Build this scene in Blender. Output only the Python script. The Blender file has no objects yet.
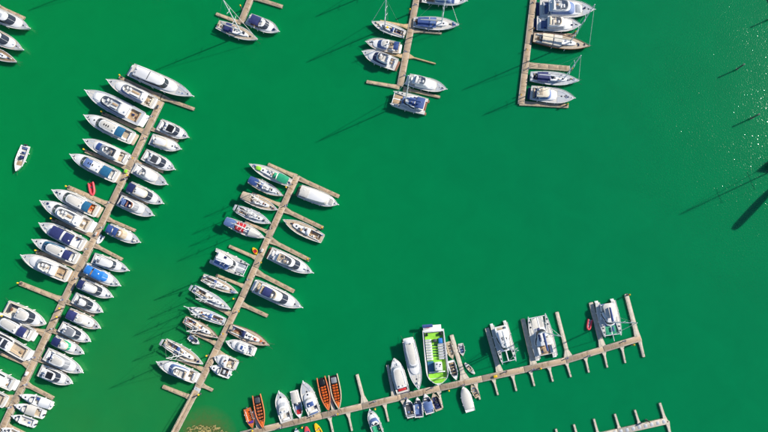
import bpy, math, random
from mathutils import Vector, Matrix
R = math.radians
rnd = random.Random(7)

# ------------------------------------------------------------------ camera, sky, sun, exposure
ALT = 155.0; TILT = R(10.0); LENS = 24.0; FPX = LENS / 36.0 * 768.0
SUN_EL = R(31.0); SUN_AZ = R(24.5)          # azimuth measured from +X (picture right) towards +Y (picture top)
scene = bpy.context.scene
cam_d = bpy.data.cameras.new('camera'); cam_d.lens = LENS; cam_d.sensor_width = 36.0
cam_d.clip_start = 1.0; cam_d.clip_end = 6000.0
cam = bpy.data.objects.new('camera', cam_d); scene.collection.objects.link(cam)
cam.location = (0, 0, ALT); cam.rotation_euler = (TILT, 0, 0); scene.camera = cam
world = bpy.data.worlds.new('World'); scene.world = world; world.use_nodes = True
wn = world.node_tree.nodes; wn.clear()
sky = wn.new('ShaderNodeTexSky'); sky.sky_type = 'NISHITA'; sky.sun_disc = False
sky.sun_elevation = SUN_EL; sky.sun_rotation = math.pi / 2 - SUN_AZ; sky.ozone_density = 5.0; sky.dust_density = 0.3
bg = wn.new('ShaderNodeBackground'); bg.inputs['Strength'].default_value = 0.095
wo = wn.new('ShaderNodeOutputWorld')
world.node_tree.links.new(sky.outputs[0], bg.inputs['Color'])
world.node_tree.links.new(bg.outputs[0], wo.inputs['Surface'])
sun_d = bpy.data.lights.new('sun', 'SUN'); sun_d.energy = 5.0; sun_d.angle = R(0.53); sun_d.color = (1.0, 0.93, 0.82)
sun = bpy.data.objects.new('sun', sun_d); scene.collection.objects.link(sun)
SUN_DIR = Vector((math.cos(SUN_EL) * math.cos(SUN_AZ), math.cos(SUN_EL) * math.sin(SUN_AZ), math.sin(SUN_EL)))
sun.rotation_euler = SUN_DIR.to_track_quat('Z', 'Y').to_euler(); sun.location = SUN_DIR * 300
scene.view_settings.view_transform = 'Standard'; scene.view_settings.look = 'None'
scene.view_settings.exposure = 0.5; scene.view_settings.gamma = 1.0; scene.view_settings.use_curve_mapping = False

COL = scene.collection

# ------------------------------------------------------------------ helpers
def at(px, py, z=0.0):
    """point on the level plane at height z seen at a photograph pixel"""
    u = (px - 384.0) / FPX; v = (216.0 - py) / FPX
    dx, dy, dz = u, v * math.cos(TILT) + math.sin(TILT), v * math.sin(TILT) - math.cos(TILT)
    k = (z - ALT) / dz
    return Vector((dx * k, dy * k, z))

MATS = {}
def mat(name, col, rough=0.5, metal=0.0, var=0.08, scale=1.2, spec=0.5, bump=0.0, coat=0.0, dirt=None):
    m = bpy.data.materials.new(name); m.use_nodes = True
    nt = m.node_tree; p = nt.nodes['Principled BSDF']
    p.inputs['Roughness'].default_value = rough; p.inputs['Metallic'].default_value = metal
    p.inputs['Specular IOR Level'].default_value = spec; p.inputs['Coat Weight'].default_value = coat
    tc = nt.nodes.new('ShaderNodeTexCoord')
    n = nt.nodes.new('ShaderNodeTexNoise'); n.inputs['Scale'].default_value = scale; n.inputs['Detail'].default_value = 5
    nt.links.new(tc.outputs['Object'], n.inputs['Vector'])
    r = nt.nodes.new('ShaderNodeValToRGB')
    r.color_ramp.elements[0].position = 0.32; r.color_ramp.elements[1].position = 0.68
    d = dirt if dirt else tuple(c * (1 - 2.2 * var) for c in col)
    r.color_ramp.elements[0].color = (*d, 1); r.color_ramp.elements[1].color = (*col, 1)
    nt.links.new(n.outputs['Fac'], r.inputs['Fac']); nt.links.new(r.outputs[0], p.inputs['Base Color'])
    if bump:
        b = nt.nodes.new('ShaderNodeBump'); b.inputs['Strength'].default_value = bump; b.inputs['Distance'].default_value = 0.05
        n2 = nt.nodes.new('ShaderNodeTexNoise'); n2.inputs['Scale'].default_value = scale * 7
        nt.links.new(tc.outputs['Object'], n2.inputs['Vector'])
        nt.links.new(n2.outputs['Fac'], b.inputs['Height']); nt.links.new(b.outputs[0], p.inputs['Normal'])
    MATS[name] = m
    return m

mat('white', (0.80, 0.79, 0.77), 0.28, var=0.03, coat=0.2)
mat('hull_white', (0.80, 0.80, 0.79), 0.2, var=0.03, coat=0.3)
mat('offwhite', (0.62, 0.59, 0.53), 0.6, var=0.05, scale=2.0)
mat('cream', (0.72, 0.63, 0.48), 0.55, var=0.05)
mat('pale', (0.50, 0.52, 0.54), 0.5, var=0.07)
mat('grey', (0.28, 0.29, 0.31), 0.5, var=0.08)
mat('dgrey', (0.075, 0.08, 0.09), 0.45, var=0.1)
mat('black', (0.018, 0.018, 0.02), 0.4, var=0.1)
mat('navy', (0.012, 0.022, 0.10), 0.6, var=0.1)
mat('blue', (0.03, 0.075, 0.25), 0.7, var=0.12, bump=0.3)
mat('royal', (0.026, 0.036, 0.145), 0.7, var=0.12, bump=0.3)
mat('sky', (0.02, 0.20, 0.62), 0.65, var=0.12, bump=0.3)
mat('teal', (0.02, 0.14, 0.27), 0.6, var=0.12, bump=0.3)
mat('pblue', (0.11, 0.18, 0.38), 0.6, var=0.1)
mat('tan', (0.45, 0.31, 0.18), 0.65, var=0.1, scale=2.0)
mat('teak', (0.33, 0.22, 0.13), 0.7, var=0.12, scale=3.0)
mat('wood', (0.25, 0.12, 0.055), 0.4, var=0.15, scale=3.0)
mat('beige', (0.52, 0.42, 0.30), 0.7, var=0.08, scale=2.0)
mat('brown', (0.22, 0.09, 0.05), 0.7, var=0.12)
mat('red', (0.55, 0.02, 0.03), 0.55, var=0.1)
mat('pink', (0.72, 0.07, 0.09), 0.5, var=0.08)
mat('orange', (0.78, 0.15, 0.015), 0.5, var=0.1)
mat('rust', (0.62, 0.17, 0.05), 0.6, var=0.12)
mat('yellow', (0.85, 0.50, 0.01), 0.5, var=0.08)
mat('lime', (0.28, 0.68, 0.045), 0.6, var=0.1)
mat('green', (0.02, 0.34, 0.17), 0.6, var=0.1)
mat('dgreen', (0.01, 0.12, 0.05), 0.6, var=0.1)
mat('purple', (0.12, 0.03, 0.30), 0.6, var=0.1)
mat('glass', (0.035, 0.042, 0.055), 0.08, var=0.1, spec=0.8)
mat('steel', (0.66, 0.67, 0.69), 0.3, 0.2, var=0.04)
mat('alu', (0.76, 0.76, 0.77), 0.4, 0.0, var=0.03)
mat('rope', (0.07, 0.06, 0.06), 0.9)
mat('net', (0.30, 0.30, 0.27), 0.9, var=0.1, scale=8)
mat('rubber', (0.05, 0.05, 0.055), 0.8)
mat('concrete', (0.56, 0.48, 0.37), 0.85, var=0.17, scale=1.1, bump=0.2)
mat('finger_grey', (0.50, 0.40, 0.27), 0.85, var=0.17, scale=1.5, bump=0.2)
mat('finger_tan', (0.56, 0.40, 0.21), 0.85, var=0.10, scale=1.5)
mat('finger_pale', (0.60, 0.53, 0.42), 0.85, var=0.10, scale=1.5)
mat('pile', (0.10, 0.09, 0.085), 0.7, var=0.1)

def plank_mat(name, c1, c2):
    m = bpy.data.materials.new(name); m.use_nodes = True
    nt = m.node_tree; p = nt.nodes['Principled BSDF']; p.inputs['Roughness'].default_value = 0.85
    tc = nt.nodes.new('ShaderNodeTexCoord')
    mp = nt.nodes.new('ShaderNodeMapping'); mp.inputs['Scale'].default_value = (7.0, 0.15, 1)
    n = nt.nodes.new('ShaderNodeTexNoise'); n.inputs['Scale'].default_value = 1.0; n.inputs['Detail'].default_value = 2
    n2 = nt.nodes.new('ShaderNodeTexNoise'); n2.inputs['Scale'].default_value = 0.5; n2.inputs['Detail'].default_value = 4
    mx = nt.nodes.new('ShaderNodeMath'); mx.operation = 'ADD'
    r = nt.nodes.new('ShaderNodeValToRGB')
    r.color_ramp.elements[0].position = 0.7; r.color_ramp.elements[0].color = (*c1, 1)
    r.color_ramp.elements[1].position = 1.25; r.color_ramp.elements[1].color = (*c2, 1)
    r.color_ramp.elements[1].position = 1.0
    nt.links.new(tc.outputs['Object'], mp.inputs[0]); nt.links.new(mp.outputs[0], n.inputs['Vector'])
    nt.links.new(tc.outputs['Object'], n2.inputs['Vector'])
    nt.links.new(n.outputs['Fac'], mx.inputs[0]); nt.links.new(n2.outputs['Fac'], mx.inputs[1])
    nt.links.new(mx.outputs[0], r.inputs['Fac']); nt.links.new(r.outputs[0], p.inputs['Base Color'])
    MATS[name] = m
plank_mat('planks', (0.22, 0.145, 0.085), (0.45, 0.33, 0.215))

class MB:
    def __init__(s): s.v = []; s.f = []
    def loft(s, rings, cap0=False, cap1=True):
        n = len(rings[0]); b = len(s.v)
        for r in rings: s.v.extend(r)
        for i in range(len(rings) - 1):
            for j in range(n):
                k = (j + 1) % n
                s.f.append((b + i*n + j, b + i*n + k, b + (i+1)*n + k, b + (i+1)*n + j))
        if cap0: s.f.append(tuple(b + j for j in range(n - 1, -1, -1)))
        if cap1: s.f.append(tuple(b + (len(rings)-1)*n + j for j in range(n)))
        return s
    def grid(s, rows):
        n = len(rows[0]); b = len(s.v)
        for r in rows: s.v.extend(r)
        for i in range(len(rows) - 1):
            for j in range(n - 1):
                s.f.append((b + i*n + j, b + i*n + j + 1, b + (i+1)*n + j + 1, b + (i+1)*n + j))
        return s
    def poly(s, pts):
        b = len(s.v); s.v.extend(pts); s.f.append(tuple(range(b, b + len(pts)))); return s
    def rbox(s, x0, x1, y0, y1, z0, z1, r=0.06, c=None):
        c = r * 1.6 if c is None else c
        c = min(c, (x1 - x0) * .45, (y1 - y0) * .45); r = min(r, c * .99, (z1 - z0) * .9)
        def ring(i, z):
            cc = max(c - i, .002)
            return [(x0+i, y0+i+cc, z), (x0+i+cc*.3, y0+i+cc*.3, z), (x0+i+cc, y0+i, z), (x1-i-cc, y0+i, z), (x1-i-cc*.3, y0+i+cc*.3, z), (x1-i, y0+i+cc, z),
                    (x1-i, y1-i-cc, z), (x1-i-cc*.3, y1-i-cc*.3, z), (x1-i-cc, y1-i, z), (x0+i+cc, y1-i, z), (x0+i+cc*.3, y1-i-cc*.3, z), (x0+i, y1-i-cc, z)]
        return s.loft([ring(0, z0), ring(0, z1 - r), ring(r * .35, z1 - r * .35), ring(r, z1)], True, True)
    def tube(s, pts, r, n=6, r2=None):
        pts = [Vector(p) for p in pts]; rings = []
        for i, p in enumerate(pts):
            a = pts[max(i - 1, 0)]; b = pts[min(i + 1, len(pts) - 1)]
            d = (b - a).normalized(); up = Vector((0, 0, 1)) if abs(d.z) < .95 else Vector((1, 0, 0))
            x = d.cross(up).normalized(); y = x.cross(d)
            rr = r if r2 is None else r + (r2 - r) * i / max(len(pts) - 1, 1)
            rings.append([tuple(p + x * math.cos(t) * rr + y * math.sin(t) * rr) for t in (2*math.pi*k/n for k in range(n))])
        return s.loft(rings, True, True)
    def dome(s, cx, cy, z, rx, ry, h, n=10, m=3):
        rings = []
        for i in range(m + 1):
            t = i / (m + .35) * math.pi / 2
            rings.append([(cx + rx*math.cos(t)*math.cos(a), cy + ry*math.cos(t)*math.sin(a), z + h*math.sin(t)) for a in (2*math.pi*k/n for k in range(n))])
        return s.loft(rings, True, True)
    def build(s, name, m, parent=None, flat=False):
        me = bpy.data.meshes.new(name); me.from_pydata([tuple(p) for p in s.v], [], s.f)
        if not flat:
            me.polygons.foreach_set('use_smooth', [True] * len(me.polygons)); me.set_sharp_from_angle(angle=R(38))
        me.materials.append(MATS[m]); me.update()
        o = bpy.data.objects.new(name, me); COL.objects.link(o)
        if parent: o.parent = parent
        return o

def tag(o, label=None, cat=None, group=None, kind=None):
    if label: o['label'] = label
    if cat: o['category'] = cat
    if group: o['group'] = group
    if kind: o['kind'] = kind
    return o

def empty(name, loc, rz=0):
    o = bpy.data.objects.new(name, None); COL.objects.link(o); o.location = loc; o.rotation_euler = (0, 0, rz)
    o.empty_display_size = .5
    return o

def outline(a, b, wa, wf, nose, k=2.3, ra=.2, nn=6, wm=None):
    """plan outline, aft end a, front end b, counter-clockwise from above"""
    ra = min(ra, wa * .5)
    h = [(a, 0.0), (a, wa - ra), (a + ra*.3, wa - ra*.3), (a + ra, wa)]
    for i in (1, 2, 3):
        t = i / 3.0
        w = wa + (wf - wa) * t
        if wm: w += wm * math.sin(math.pi * t) 
        h.append((a + ra + (b - nose - a - ra) * t, w))
    for i in range(1, nn + 1):
        th = i / nn * math.pi / 2
        h.append((b - nose + nose * math.sin(th) ** (2/k), wf * max(math.cos(th), 0) ** (2/k) if i < nn else 0.0))
    ring = h + [(x, -y) for x, y in h[-2:0:-1]]
    return ring[::-1]

def zr(ring, z): return [(x, y, z) for x, y in ring]
def inset(ring, d, xc=None):
    xs = [p[0] for p in ring]; ys = [p[1] for p in ring]
    cx = (min(xs) + max(xs)) / 2; hx = (max(xs) - min(xs)) / 2; hy = max(ys)
    return [(cx + (x - cx) * (hx - d) / hx, y * (hy - d) / hy) for x, y in ring]
def slab(mb, ring, z0, z1, r=.05):
    return mb.loft([zr(ring, z0), zr(ring, z1 - r), zr(inset(ring, r*.35), z1 - r*.35), zr(inset(ring, r), z1)], True, True)

# ------------------------------------------------------------------ hull shared by all boats
class Hull:
    def __init__(s, root, L, B, zs, zb, h0=.0, tm=.38, p=2.3, sw=.88, col='hull_white', gun='white', deck='offwhite', well=None, gw=.09, n=18, flare=.80, y0=0., name='hull', stripe=None):
        s.L, s.B, s.zs, s.zb, s.h0, s.tm, s.p, s.sw, s.y0, s.flare = L, B, zs, zb, h0, tm, p, sw, y0, flare
        s.S = [h0 + (1 - h0) * (i / n) ** .92 for i in range(n + 1)]
        if well:
            for k in (0, 1):
                j = min(range(1, n), key=lambda i: abs(s.S[i] - well[k])); s.S[j] = well[k]
        S = s.S; m = MB(); rows = []
        for q in S:
            w = s.w(q); z = s.z(q); bx = s.X(q); cut = .045 * L * q ** 5
            half = [(bx - cut*1.6, .0, -.45), (bx - cut*1.5, w*.60*flare, -.30), (bx - cut, w*flare, z*.22), (bx - cut*.45, w*(flare*.35 + .65), z*.62), (bx, w, z)]
            rows.append([(x, y0 - y, zz) for x, y, zz in half[::-1]] + [(x, y0 + y, zz) for x, y, zz in half[1:]])
        m.grid(rows); m.poly(rows[0])
        s.obj = m.build(name, col, root)
        # toe rail / gunwale
        m = MB(); rows = []
        for q in S:
            w = s.w(q); z = s.z(q); g = min(gw, w * .8); x = s.X(q); xi = x - (.12 if q > .99 else 0)
            rows.append([(x, w + .02, z - .05), (x, w + .02, z + .05), (xi, w - g, z + .05), (xi, w - g, z - .06)])
        for sg in (1, -1):
            m.grid([[(x, y0 + sg*y, zz) for x, y, zz in r][::sg] for r in rows])
        s.gun = m.build('gunwale', gun, root)
        # deck, open over the well
        m = MB()
        for i in range(len(S) - 1):
            a, b = S[i], S[i+1]
            inw = well and a >= well[0] - 1e-6 and b <= well[1] + 1e-6
            pa, pb = max(s.w(a) - .03, .01), max(s.w(b) - .03, .01)
            za, zb_ = s.z(a) - .03, s.z(b) - .03
            if inw:
                ww = well[2]
                for sg in (1, -1):
                    f = [(s.X(a), y0 + sg*min(ww, pa), za), (s.X(b), y0 + sg*min(ww, pb), zb_), (s.X(b), y0 + sg*pb, zb_), (s.X(a), y0 + sg*pa, za)]
                    m.poly(f[::-sg])
            else:
                m.poly([(s.X(a), y0 - pa, za), (s.X(b), y0 - pb, zb_), (s.X(b), y0, zb_ + .05), (s.X(a), y0, za + .05)])
                m.poly([(s.X(a), y0, za + .05), (s.X(b), y0, zb_ + .05), (s.X(b), y0 + pb, zb_), (s.X(a), y0 + pa, za)])
        s.deck = m.build('deck', deck, root)
        if stripe: s.strip(stripe, h0 + .01, .985, .70, .86, 'stripe', s.obj)
    def X(s, q): return (q - .5) * s.L
    def w(s, q):
        t = max(q, 0)
        if t < s.tm: f = s.sw + (1 - s.sw) * math.sin(t / s.tm * math.pi / 2)
        else: f = 1 - ((t - s.tm) / (1 - s.tm)) ** s.p
        return max(f, 0.03) * s.B / 2
    def z(s, q): return s.zs + (s.zb - s.zs) * max(q, 0) ** 1.8
    def side(s, q, k):
        """point on the hull side; k = share of the height between chine and sheer"""
        w = s.w(q); z = s.z(q); cut = .045 * s.L * q ** 5; fl = s.flare
        c = [(-cut, w*fl, z*.22), (-cut*.45, w*(fl*.35+.65), z*.62), (0, w, z)]
        if k < .5: a, b, t = c[0], c[1], k / .5
        else: a, b, t = c[1], c[2], (k - .5) / .5
        return (s.X(q) + a[0] + (b[0]-a[0])*t, a[1] + (b[1]-a[1])*t, a[2] + (b[2]-a[2])*t)
    def strip(s, col, s0, s1, k0, k1, name, parent, n=8):
        m = MB()
        for sg in (1, -1):
            rows = []
            for i in range(n + 1):
                q = s0 + (s1 - s0) * i / n
                rows.append([(x, s.y0 + sg*(y + .015), z) for x, y, z in (s.side(q, k0), s.side(q, k1))][::sg])
            m.grid(rows)
        return m.build(name, col, parent)
    def well(s, root, s0, s1, ww, depth, sole='teak', wall='white'):
        z = min(s.z(s0), s.z(s1)) - .03; x0, x1 = s.X(s0), s.X(s1); d = z - depth; e = .0
        m = MB()
        c = [(x0, s.y0 - ww), (x1, s.y0 - ww), (x1, s.y0 + ww), (x0, s.y0 + ww)]
        for i in range(4):
            a, b = c[i], c[(i+1) % 4]
            za = max(s.z(s0), s.z(s1)) - .02
            m.poly([(b[0], b[1], d), (a[0], a[1], d), (a[0], a[1], za), (b[0], b[1], za)])
        w = m.build('cockpit', wall, root)
        m = MB(); m.poly([(x0, s.y0-ww, d+.01), (x1, s.y0-ww, d+.01), (x1, s.y0+ww, d+.01), (x0, s.y0+ww, d+.01)])
        m.build('cockpit_sole', sole, w, True)
        return d
    def rail(s, root, s0, s1, h=.6, n=7, r=.028):
        for sg in (1, -1):
            pts = []; m = MB()
            for i in range(n + 1):
                q = s0 + (s1 - s0) * i / n
                x = s.X(q); y = s.y0 + sg * max(s.w(q) - .10, .06); z = s.z(q)
                pts.append((x, y, z + h * min(1, .35 + i * .65)))
                if i % 2 == 0: m.tube([(x, y, z), (x, y, z + h * min(1, .35 + i * .65))], r * .8, 4)
            m.tube(pts, r, 4); m.build('guard_rail', 'steel', root)
    def fenders(s, root, spots=(.25, .5, .68), col='white', sides=(1, -1)):
        for sg in sides:
            for q in spots:
                x, y, z = s.side(q, .45); m = MB()
                yy = s.y0 + sg * (max(y, s.w(q)*.93) + .12)
                m.tube([(x, yy, .12), (x, yy, .2), (x, yy, z + .3), (x, yy, z + .38)], .12, 6); m.build('fender', col, root)
    def lines(s, root, aft=True):
        q = s.h0 + .03 if aft else .93; d = -1 if aft else 1
        for sg in (1, -1):
            y = s.y0 + sg * s.w(q) * .9; x = s.X(q); z = s.z(q)
            x2 = s.X(0 if aft else 1) + d * 1.1
            MB().tube([(x, y, z + .05), ((x + x2)/2, y, (z + .55)/2 - .1), (x2, y + sg*.3, .56)], .03, 4).build('mooring_line', 'rope', root)

def place(name, bow, stern, beam, z):
    b = at(*bow, z); s = at(*stern, z); c = (b + s) / 2; d = b - s
    L = d.length; a = math.atan2(d.y, d.x)
    sx, sy = (bow[0]+stern[0])/2, (bow[1]+stern[1])/2
    dx, dy = bow[0]-stern[0], bow[1]-stern[1]; n = math.hypot(dx, dy)
    p1 = at(sx - dy/n*beam/2, sy + dx/n*beam/2, z); p2 = at(sx + dy/n*beam/2, sy - dx/n*beam/2, z)
    root = empty(name, (c.x, c.y, 0), a)
    return root, L, (p1 - p2).length

def disc(mb, cx, cy, z, r, h=.04, n=10):
    mb.tube([(cx, cy, z), (cx, cy, z + h)], r, n)

def seat_row(root, x0, x1, y0, y1, z, col, back=None, name='seat'):
    """cushioned bench with a back along one side"""
    m = MB().rbox(x0, x1, y0, y1, z, z + .42, .06)
    o = m.build(name, col, root)
    if back:
        t = .16
        b = {'a': (x0 - .02, x0 + t, y0, y1), 'f': (x1 - t, x1 + .02, y0, y1), 'l': (x0, x1, y1 - t, y1 + .02), 'r': (x0, x1, y0 - .02, y0 + t)}[back]
        MB().rbox(*b, z + .40, z + .80, .05).build('backrest', col, o)
    return o

def clutter(root, x0, x1, hw, z, n, pal=('navy', 'white', 'tan', 'dgrey', 'pblue', 'offwhite', 'beige', 'brown', 'pale', 'grey', 'tan', 'dgrey')):
    """loose bags, cushions and coiled rope lying about a cockpit"""
    for i in range(n):
        x = rnd.uniform(x0, x1); y = rnd.uniform(-hw, hw); a = rnd.uniform(.16, .42); b = rnd.uniform(.14, .34)
        k = rnd.random()
        if k < .25:
            m = MB().tube([(x + a*.8*math.cos(t), y + a*.8*math.sin(t), z + .06) for t in (2*math.pi*q/9 for q in range(10))], .07, 5); m.build('coiled_rope', rnd.choice(('rope', 'pblue', 'offwhite')), root)
        else:
            MB().rbox(x - a, x + a, y - b, y + b, z - .02, z + rnd.uniform(.15, .45), .09).build('cushion' if k < .6 else 'deck_bag', rnd.choice(pal), root)

# ------------------------------------------------------------------ motor yachts
def motor_yacht(bow, stern, beam, label, group=None, name='motor_yacht', cat='motor yacht', roof='white', ra=.30, rb=.62, ws='glass', wsrun=.10,
                sun=(), fly=None, cover=None, cover2=None, sole='teak', plat='teak', seat='white', pad=None, dots=(.80, .92), hull='hull_white',
                stripe=None, arch=None, marks=0, wid=.385, table=None, rails=True, foot='white', deck='offwhite', fend='white', lines=True, frontcover=None, pulpit=True, aftbox=None, fine=True, bowp=3.4):
    zr_ = 1.3; beam *= 1.04
    if ws == 'dgrey': ws = 'glass'
    root, L, B = place(name, bow, stern, beam, zr_)
    tag(root, label, cat, group)
    zs = .05 * L + .42; zb = zs * 1.42
    c0, c1 = .10, max(ra + .03, .24)
    wl = wid * B * .92
    H = Hull(root, L, B, zs, zb, h0=.055, tm=.40, p=bowp, well=(c0, c1, wl), col=hull, deck=deck, stripe=stripe)
    X = H.X
    # swim platform
    MB().rbox(X(0), X(.058), -B*.40, B*.40, .30, .42, .05, .35).build('swim_platform', plat, root)
    d = H.well(root, c0, c1, wl, .55, sole)
    zd = zs
    # cockpit furniture
    q0 = X(c0) + .1
    seat_row(root, q0, q0 + .6, -wl + .25, wl - .25, d, seat, 'a', 'aft_bench')
    if c1 - c0 > .17:
        seat_row(root, q0 + .75, X(c1) - .5, wl - .62, wl - .04, d, seat, 'l', 'side_bench')
    clutter(root, X(c0) + .8, X(c1) - .2, wl*.8, d + .02, rnd.randint(2, 4))
    clutter(root, X(.80), X(.90), .12*B, H.z(.86), rnd.randint(0, 2), ('white', 'pale', 'offwhite', 'navy'))
    if table:
        m = MB().rbox(q0 + .8, q0 + .8 + .09*L*.6, -.45, .45, d + .66, d + .72, .02, .2); m.tube([(q0 + 1.1, 0, d), (q0 + 1.1, 0, d + .67)], .05); m.build('table', table, root)
    # coach roof on the fore deck, then the windscreen ring and roof
    zf = H.z(.62)
    a0 = c1; w0 = wid * B; w1 = wid * B * .92
    cab = outline(X(a0), X(rb + wsrun + .13), w0, w1, .16*L, wm=.03*B)
    h1 = zf + .28
    m = MB(); slab(m, cab, zd - .1, h1, .12); cabin = m.build('cabin', 'white', root)
    lo = outline(X(a0) + .05, X(rb + wsrun), w0 * .98, w1 * 1.0, .10*L, k=2.6, wm=.03*B)
    up = outline(X(a0) + .15, X(rb), w0 * .90, w1 * .88, .09*L, k=2.5, wm=.03*B)
    h2 = h1 + .055 * L + .12
    m = MB().loft([zr(lo, h1 - .02), zr(up, h2)], False, False); wso = m.build('windshield', ws, root)
    if ws != 'glass' and False: pass
    # glazing bars
    if L > 9:
        for yy in (0,):
            y = yy * w1
            MB().tube([(X(rb + wsrun) - .10*abs(yy)*L*.12, y, h1), (X(rb) - .02, y * .86, h2)], .04, 4).build('mullion', foot, wso)
    ro = outline(X(ra), X(rb) - .03, w0 * .91, w1 * .87, .09*L, k=2.5, wm=.03*B)
    m = MB(); slab(m, ro, h2 - .02, h2 + .13, .09)
    roofo = m.build('roof', roof, root)
    zt = h2 + .13
    # roof posts where the roof overhangs the cockpit
    if ra < c1 - .01:
        for sg in (1, -1):
            MB().tube([(X(ra) + .2, sg*w0*.86, zd), (X(ra) + .25, sg*w0*.86, h2)], .05, 5).build('roof_post', 'white', root)
    for (s0, s1, cl, wf) in sun:
        m = MB().rbox(X(s0), X(s1), -w1*wf, w1*wf, zt - .02, zt + .035, .02, .12); m.build('sunroof', cl, roofo)
    if not fly and not any(cv and cv[2] > ra + .05 and cv[1] < rb - .06 for cv in (cover, cover2)):
        if not sun:
            m = MB(); slab(m, outline(X(ra) + .35, X(rb) - .45, w0*.70, w1*.66, .08*L, k=2.5), zt - .01, zt + .015, .008); m.build('roof_panel', 'offwhite' if roof == 'white' else 'white', roofo)
        for sg in (1, -1):
            MB().tube([(X(ra) + .5, sg*w0*.80, zt + .06), (X((ra + rb)/2), sg*w0*.83, zt + .09), (X(rb) - .09*L, sg*w1*.78, zt + .06)], .03, 4).build('hand_rail', 'grey', roofo)
        MB().rbox(X(ra) + .3, X(ra) + .75, -.5*w0, -.2*w0, zt - .02, zt + .12, .04).build('roof_locker', rnd.choice(('pale', 'grey', 'offwhite', 'dgrey')), roofo)
    if marks:
        for i in range(marks):
            x = X(rb) - .11*L - i * .042*L
            MB().rbox(x, x + .022*L, -.3 - i*.0, .35, zt - .01, zt + .05, .02, .06).build('roof_hatch', 'black', roofo)
    if fly:
        fa, fb, fsole, fseat, fws = fly
        fo = outline(X(fa), X(fb), w0*.80, w1*.80, .07*L, wm=.03*B); fi = inset(fo, .16)
        m = MB().loft([zr(fo, zt - .03), zr(inset(fo, .05), zt + .55), zr(inset(fo, .13), zt + .55), zr(fi, zt + .04)], False, False)
        fc = m.build('flybridge_coaming', 'white', root)
        MB().poly(zr(fi, zt + .045)).build('flybridge_sole', fsole, fc, True)
        f2 = outline(X(fb) - .13*L, X(fb) + .02, w1*.66, w1*.72, .06*L); f3 = [(x - .02*L, y*.92) for x, y in f2]
        n = len(f2); m = MB(); half = [i for i in range(n)]
        m.loft([zr(f2, zt + .55), zr(f3, zt + .85)], False, False); m.build('flybridge_screen', fws, fc)
        fx0, fx1 = X(fa) + .25, X(fb) - .14*L; yw = w0*.80 - .3
        seat_row(root, fx0, fx0 + .62, -yw, yw, zt + .04, fseat, 'a', 'sun_lounge')
        if fx1 - fx0 > 2.0:
            seat_row(root, fx0 + .8, fx1 - .5, yw - .6, yw, zt + .04, fseat, 'l', 'settee')
            seat_row(root, fx1 - .1, fx1 + .5, -yw*.75, -.1, zt + .04, fseat, 'a', 'helm_seat')
            MB().rbox(fx0 + .95, fx1 - .75, -.35, .25, zt + .5, zt + .56, .02, .15).build('fly_table', 'tan' if fsole != 'teak' else 'white', fc)
        MB().rbox(fx1 + .75, fx1 + 1.25, -yw*.7, .1, zt + .04, zt + .75, .1).build('helm_console', 'white', fc)
    if arch is not None:
        x = X(arch); y = w0*.86; hz = zt + .75
        m = MB().tube([(x - .5, -y, zt - .4), (x, -y*.92, hz - .1), (x + .1, -y*.6, hz), (x + .1, y*.6, hz), (x, y*.92, hz - .1), (x - .5, y, zt - .4)], .10, 6)
        ao = m.build('radar_arch', 'white', root)
        MB().dome(x + .1, 0, hz + .05, .32, .32, .3).build('radar_dome', 'white', ao)
    elif fine:
        m = MB(); x = X(ra) + .6; m.tube([(x, w1*.3, zt - .02), (x, w1*.3, zt + .25)], .08); m.dome(x, w1*.3, zt + .2, .26, .26, .22); m.build('radar_dome', 'white', roofo)
    for cv in (cover, cover2):
        if not cv: continue
        cl, s0, s1 = cv[:3]; ww = cv[3] if len(cv) > 3 else .90
        if s0 >= rb - .06: zc = h1 + .10
        elif s1 > ra + .035: zc = zt + (.80 if fly else .10)
        else: zc = h2 - .02
        rows = []; x0, x1 = X(s0), X(s1); nx, ny = 7, 8
        for i in range(nx + 1):
            t = i / nx; r = []
            for j in range(ny + 1):
                u = j / ny * 2 - 1
                bow_ = .18 * (1 - u*u) + .10*math.sin(math.pi * t) - .05*abs(math.sin(3*math.pi*t)) + rnd.uniform(-.02, .02)
                r.append((x0 + (x1 - x0)*t, u * w0 * ww * (1 - .04*t), zc + bow_ - .10*(abs(u) > .99)))
            rows.append(r)
        m = MB().grid(rows)
        low = [[(x, y, z - .09) for x, y, z in r] for r in rows]
        m.grid([r[::-1] for r in low])
        ring1 = rows[0] + [r[-1] for r in rows[1:-1]] + rows[-1][::-1] + [r[0] for r in rows[-2:0:-1]]
        m.loft([[(x, y, z - .09) for x, y, z in ring1], ring1], False, False)
        m.build('canopy', cl, root)
        for sg in (1, -1):
            for xx in (x0 + .1, x1 - .1):
                MB().tube([(xx, sg*w0*ww*.94, min(zd, zc - .3)), (xx, sg*w0*ww*.94, zc)], .025, 4).build('canopy_pole', 'steel', root)
    if aftbox:
        MB().rbox(X(.065), X(.10), -B*.30, B*.30, zs - .1, zs + .35, .1).build('transom_locker', aftbox, root)
    # fore deck
    fe = rb + wsrun + .13
    zfd = lambda s: H.z(s) + .02
    if frontcover:
        m = MB().loft([[(x + .02*L, y*1.02, z + .03) for x, y, z in zr(lo, h1 - .02)][4:-3], [(x + .03*L, y*1.02, z + .05) for x, y, z in zr(up, h2)][4:-3]], False, False); m.build('windshield_cover', frontcover, root)
    if pad:
        m = MB().rbox(X(rb + wsrun + .015), X(rb + wsrun + .105), -w1*.62, w1*.62, h1 - .02, h1 + .12, .06); m.build('sun_pad', pad, root)
    for q in dots:
        z = h1 if q < fe - .03 else zfd(q)
        m = MB().rbox(X(q) - .24, X(q) + .24, -.24, .24, z - .04, z + .06, .03, .14); m.build('deck_hatch', 'glass', root)
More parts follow.
